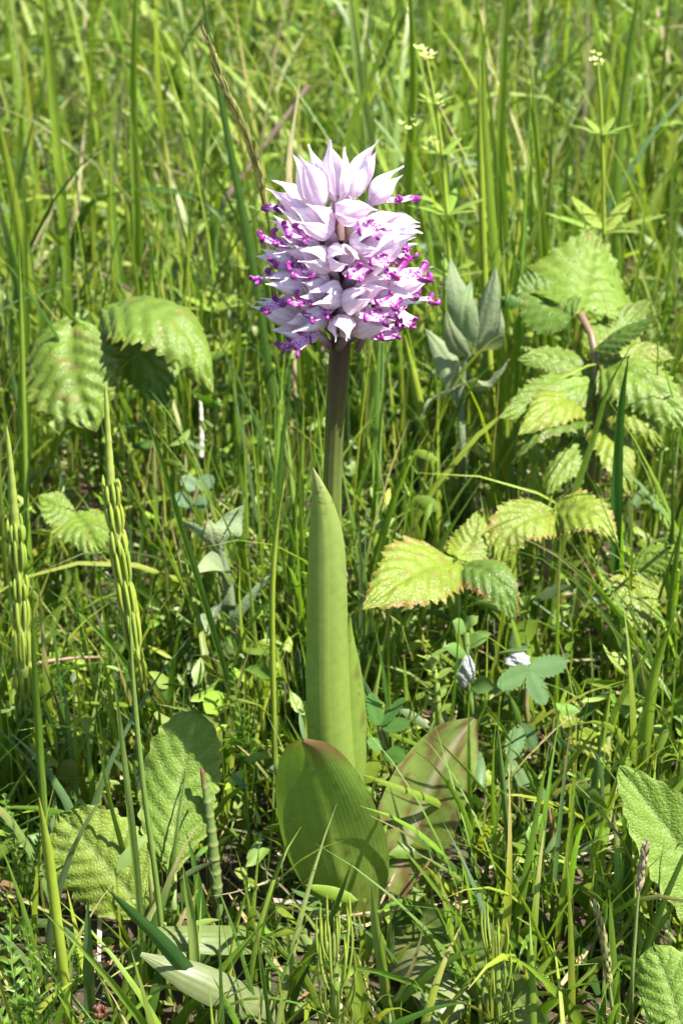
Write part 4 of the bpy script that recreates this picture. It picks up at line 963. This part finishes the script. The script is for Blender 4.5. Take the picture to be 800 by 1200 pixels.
# ------------------------------------------------------------------ single grass stems and blades that stand out
GB = [  # label, colour, half width in picture px, lean dy, root pixel, further pixels, round?
 ('tall dark grass stem crossing behind the upper left of the flower head', DK, 5, -.01, (345, 640), [(302, 340), (280, 225), (255, 95), (228, -60)], 0),
 ('broad bright blade bending right above the flower head', BR, 9, -.01, (392, 640), [(394, 260), (402, 165), (432, 90), (485, -40)], 0),
 ('pale slim blade rising straight above the flower head', PALE, 7, .0, (420, 600), [(438, 400), (434, 170), (418, 70), (404, -60)], 0),
 ('dry straw blade standing upright left above the flower head', STRAW, 6, 0, (345, 560), [(343, 400), (340, 190), (347, 130), (352, 92)], 0),
 ('yellow green stem leaning left at the upper left picture edge', YL, 7, 0, (60, 560), [(45, 400), (28, 300), (12, 210), (-8, 110)], 0),
 ('long green stem in the upper left corner', BR, 6, 0, (86, 540), [(80, 360), (72, 230), (62, 120), (48, -50)], 0),
 ('dark arching blade bowed over to the ground in the upper left', DK, 6, -.03, (70, 480), [(82, 320), (105, 245), (150, 226), (205, 226), (250, 246), (280, 285)], 0),
 ('upright green stem between arching blade and dark stem', BR, 6, 0, (172, 530), [(166, 380), (162, 260), (158, 120), (160, -50)], 0),
 ('thin tall stem rising at the left edge above the bramble leaf', MI, 4, -.01, (34, 640), [(33, 480), (30, 330), (29, 200)], 0),
 ('blade with a pointed tip rising in front of the left bramble leaf', MI, 7, -.01, (38, 590), [(40, 470), (52, 380), (66, 305), (71, 268)], 0),
 ('straight bright stem in front of the left bramble leaf edge', BR, 4, -.01, (34, 800), [(32, 640), (28, 480), (24, 330), (22, 285)], 1),
 ('long dark blade slanting down to a yellow green foot past the woolly herb', (.07, .14, .02), 6, -.02, (300, 935), [(265, 800), (236, 700), (205, 600), (178, 510), (157, 455)], 0),
 ('slim yellow stem with a narrow leaf close to the sheathed stem', YL, 4, -.01, (325, 985), [(321, 850), (319, 700), (324, 620), (333, 560)], 1),
 ('dark pointed leaf on the slim yellow stem by the sheath', DK, 5, -.01, (324, 800), [(322, 700), (326, 600), (334, 500), (344, 440)], 0),
 ('pale folded blade rising in front of the round cowslip leaf', PALE, 6, 0, (172, 1200), [(162, 1060), (150, 940), (140, 850), (133, 788)], 0),
 ('slender stem passing in front of the cowslip leaf centre', (.13, .2, .04), 4, 0, (200, 1190), [(184, 1040), (168, 920), (158, 820), (152, 720)], 1),
 ('thick bright yellow green stem in the lower left corner', YL, 8, -.01, (86, 1245), [(72, 1120), (58, 1010), (46, 935)], 1),
 ('blue green upright blade low by the thick bright stem', BL, 7, -.005, (108, 1250), [(106, 1180), (104, 1110), (103, 1052)], 0),
 ('broad dark blade slanting across the pale lying leaf', (.05, .12, .03), 10, -.02, (290, 1235), [(240, 1165), (190, 1105), (150, 1066), (126, 1042)], 0),
 ('narrow dark blade left of the thick bright stem', MI, 5, 0, (60, 1060), [(52, 960), (44, 850), (38, 740), (40, 700)], 0),
 ('slim leaf blade low at the left edge under the horsetail', MI, 5, 0, (22, 950), [(10, 880), (2, 830), (-12, 790)], 0),
 ('pale blade lying across the low bramble leaf', PALE, 5, -.01, (240, 660), [(180, 640), (120, 625), (62, 614)], 0),
 ('thin stalk slanting down right of the left horsetail', OLIVE, 4, 0, (124, 775), [(88, 720), (60, 670), (38, 635)], 1),
 ('bright broad stem rising right below the flower head', YL, 7, -.02, (520, 660), [(512, 590), (498, 510), (486, 450), (474, 392)], 1),
 ('pale broad blade slanting right from behind the flower head', (.19, .26, .06), 9, .0, (566, 545), [(545, 490), (520, 450), (495, 405), (478, 380)], 0),
 ('short upright spear right of the dark stem', MI, 5, 0, (470, 680), [(471, 600), (471, 540), (470, 505)], 1),
 ('thin grass stem curving down close to the dark stem', BR, 3, 0, (450, 640), [(440, 570), (425, 490), (413, 440)], 1),
 ('thin straight straw lying between dark stem and red edged leaves', PALE, 3, 0, (512, 562), [(530, 556), (560, 553), (600, 549)], 1),
 ('thick upright dark green stem between the red edged bramble leaves', (.045, .12, .022), 7, -.02, (722, 815), [(721, 700), (722, 580), (727, 480), (736, 415)], 0),
 ('long blade leaning right across the red edged bramble leaves', MI, 8, -.02, (636, 810), [(650, 690), (672, 590), (695, 520), (716, 450), (742, 400)], 0),
 ('tall narrow blade upright over the right bramble', BR, 5, -.02, (655, 600), [(648, 440), (640, 330), (632, 220), (620, 105)], 0),
 ('thin upright blade left of the tall crosswort', BR, 5, -.02, (648, 600), [(642, 430), (636, 300), (630, 170), (622, 80)], 0),
 ('long stem rising right of the flower head', BR, 6, 0, (596, 600), [(588, 470), (582, 330), (572, 200), (566, 90), (570, 20)], 0),
 ('bright stem left of the woolly herb by the flower head', YL, 5, 0, (582, 590), [(574, 440), (568, 340), (563, 200), (561, 60)], 1),
 ('broad blade behind the right side of the woolly herb', BR, 8, -.01, (578, 520), [(573, 450), (562, 400), (550, 350)], 0),
 ('dark blade rising at right edge of the tall bramble', DK, 5, -.02, (690, 560), [(700, 470), (720, 430), (745, 395)], 0),
 ('folded pale blade running down right from under the burnet', BR, 8, -.02, (765, 840), [(740, 800), (705, 765), (675, 745), (648, 730)], 0),
 ('slim blade running down to the right picture edge', PALE, 6, -.02, (815, 880), [(790, 840), (760, 790), (742, 755), (728, 735)], 0),
 ('dark upright blade at the right picture edge', MI, 5, -.01, (780, 880), [(782, 780), (788, 690), (800, 600)], 0),
 ('thin leaf blade slanting left under the red edged leaf', BL, 5, 0, (640, 735), [(655, 715), (690, 690), (720, 668), (745, 640)], 0),
 ('broad pale upright blade in front of the orchid foot', PALE, 7, -.005, (462, 1230), [(450, 1140), (440, 1080), (434, 1032)], 0),
 ('pointed blade low in front of the orchid foot', BR, 7, -.005, (432, 1245), [(424, 1180), (418, 1140), (414, 1108)], 0),
 ('long thin blade running right from behind the orchid leaves', BR, 5, -.02, (655, 1035), [(610, 1000), (560, 965), (500, 935), (445, 915), (415, 905)], 0),
 ('long blade curving down across the folded orchid leaf', (.07, .15, .035), 6, -.02, (700, 1190), [(640, 1140), (580, 1090), (520, 1068), (470, 1060)], 0),
 ('thin dark stem standing right of the blotched orchid leaf', (.07, .13, .03), 4, -.01, (600, 1110), [(598, 1020), (590, 930), (582, 845)], 1),
 ('thin shoot slanting up right in the litter', BR, 4, 0, (545, 1060), [(575, 1010), (620, 960), (665, 900), (700, 850)], 0),
 ('pale dry blade arching low over the orchid foot', (.42, .33, .25), 3, 0, (470, 1050), [(500, 1030), (540, 1020), (590, 1021)], 0),
 ('broad leaf blade with a pointed tip in the lower right grass', MI, 10, -.01, (720, 1130), [(700, 1085), (680, 1055), (656, 1036)], 0),
 ('upright green blade below the pointed leaf in the lower right', MI, 7, 0, (728, 1235), [(722, 1160), (718, 1090), (714, 1050)], 0),
 ('bright blade slanting up left in the lower right', BR, 6, -.005, (660, 1180), [(620, 1120), (575, 1070), (538, 1033)], 0),
 ('upright blade behind the large cowslip leaf', BR, 8, -.01, (748, 1010), [(750, 930), (757, 860), (770, 780), (790, 720)], 0),
 ('thin upright stem beside the burnet leaflets', BR, 4, 0, (695, 1000), [(697, 930), (705, 870), (716, 800)], 1),
 ('slanting blade crossing the lower centre left of the orchid foot', MI, 7, -.01, (180, 1165), [(240, 1135), (300, 1105), (350, 1080)], 0),
 ('green blade rising in front of the front orchid leaf', BR, 5, -.01, (318, 1220), [(340, 1160), (368, 1110), (400, 1055)], 0),
 ('thin blade crossing before the front orchid leaf foot', DK, 5, -.01, (330, 1230), [(350, 1150), (385, 1080), (412, 1010)], 0),
 ('slim upright blade left of the front orchid leaf', MI, 4, 0, (296, 1190), [(302, 1110), (318, 1040), (338, 985)], 0),
 ('pale upright blade between the lying leaves', PALE, 6, 0, (232, 1215), [(230, 1140), (224, 1070), (214, 1010)], 0),
 ('bright stem between pale lying leaf and orchid foot', YL, 3, 0, (262, 1215), [(268, 1150), (276, 1090), (290, 1040)], 1),
 ('yellowing blade lying across the lower left corner', (.30, .32, .10), 7, 0, (135, 1120), [(95, 1090), (45, 1060), (-15, 1040)], 0),
 ('grey blue blade left of the woolly herb foot', BL, 7, 0, (315, 870), [(306, 820), (296, 775), (288, 750)], 0),
 ('tall pale stem in the upper right beside the crosswort', BR, 6, 0, (600, 560), [(594, 430), (590, 300), (588, 150), (596, -60)], 0),
 ('tall slender stem near the upper right picture edge', MI, 6, 0, (735, 540), [(728, 400), (722, 250), (730, 120), (752, -40)], 0),
 ('bright tall blade rising at the top behind the yellow tufts', BR, 7, 0, (478, 560), [(480, 350), (482, 200), (486, 90), (478, -60)], 0),
 ('pale lying blade at the far right beyond the wide bramble leaf', PALE, 5, 0, (830, 320), [(800, 306), (770, 298), (735, 295)], 0),
 ('dark stem crossing the wide sunlit bramble leaf', MI, 5, 0, (662, 440), [(663, 330), (660, 240), (668, 150)], 0),
]
def build_blades():
    for label, c, hw, dy, rp, path, rnd in GB:
        root = PZ(rp[0], rp[1], -.004); k = len(path)
        ys = [root[1] + dy*(i + 1)/k + random.uniform(-.002, .002) for i in range(k)]
        pts = [root] + [PY(px, py, y) for (px, py), y in zip(path, ys)]
        for i in range(1, len(pts)):                           # never under the soil
            if pts[i][2] < .003: pts[i][2] = .003
        w0 = hw * pxm(pts[len(pts)//2])
        col = lerpc((0, tuple(np.array(c)*np.array([1.35, 1.2, 1.1]))), (.35, c), (1, tuple(np.array(c)*.95)))
        m = MB()
        if rnd:
            m.tube(pts, lambda u: w0*np.interp(u, [0, .8, 1], [1, .8, .1]), n=30, k=8, col=col)
            nm = 'grass_shoot'
        else:
            a = random.uniform(-.7, .7)
            m.ribbon(pts, np.array([math.cos(a), math.sin(a), .05]), lambda u: w0*np.interp(u, [0, .25, .6, .85, 1], [.6, .95, 1, .62, .03]), nu=34, nv=2, fold=random.choice((-1, 1))*random.uniform(.3, .6), col=col, twist=random.uniform(-.6, .6))
            nm = 'grass_shoot'
        o = m.build(nm, M_STRAW if c in (STRAW,) or c[0] > .4 else (M_STEM if rnd else M_GRASS), origin=root)
        tag(o, label, 'grass', 'single grass stems and blades', 'thing')
build_blades()
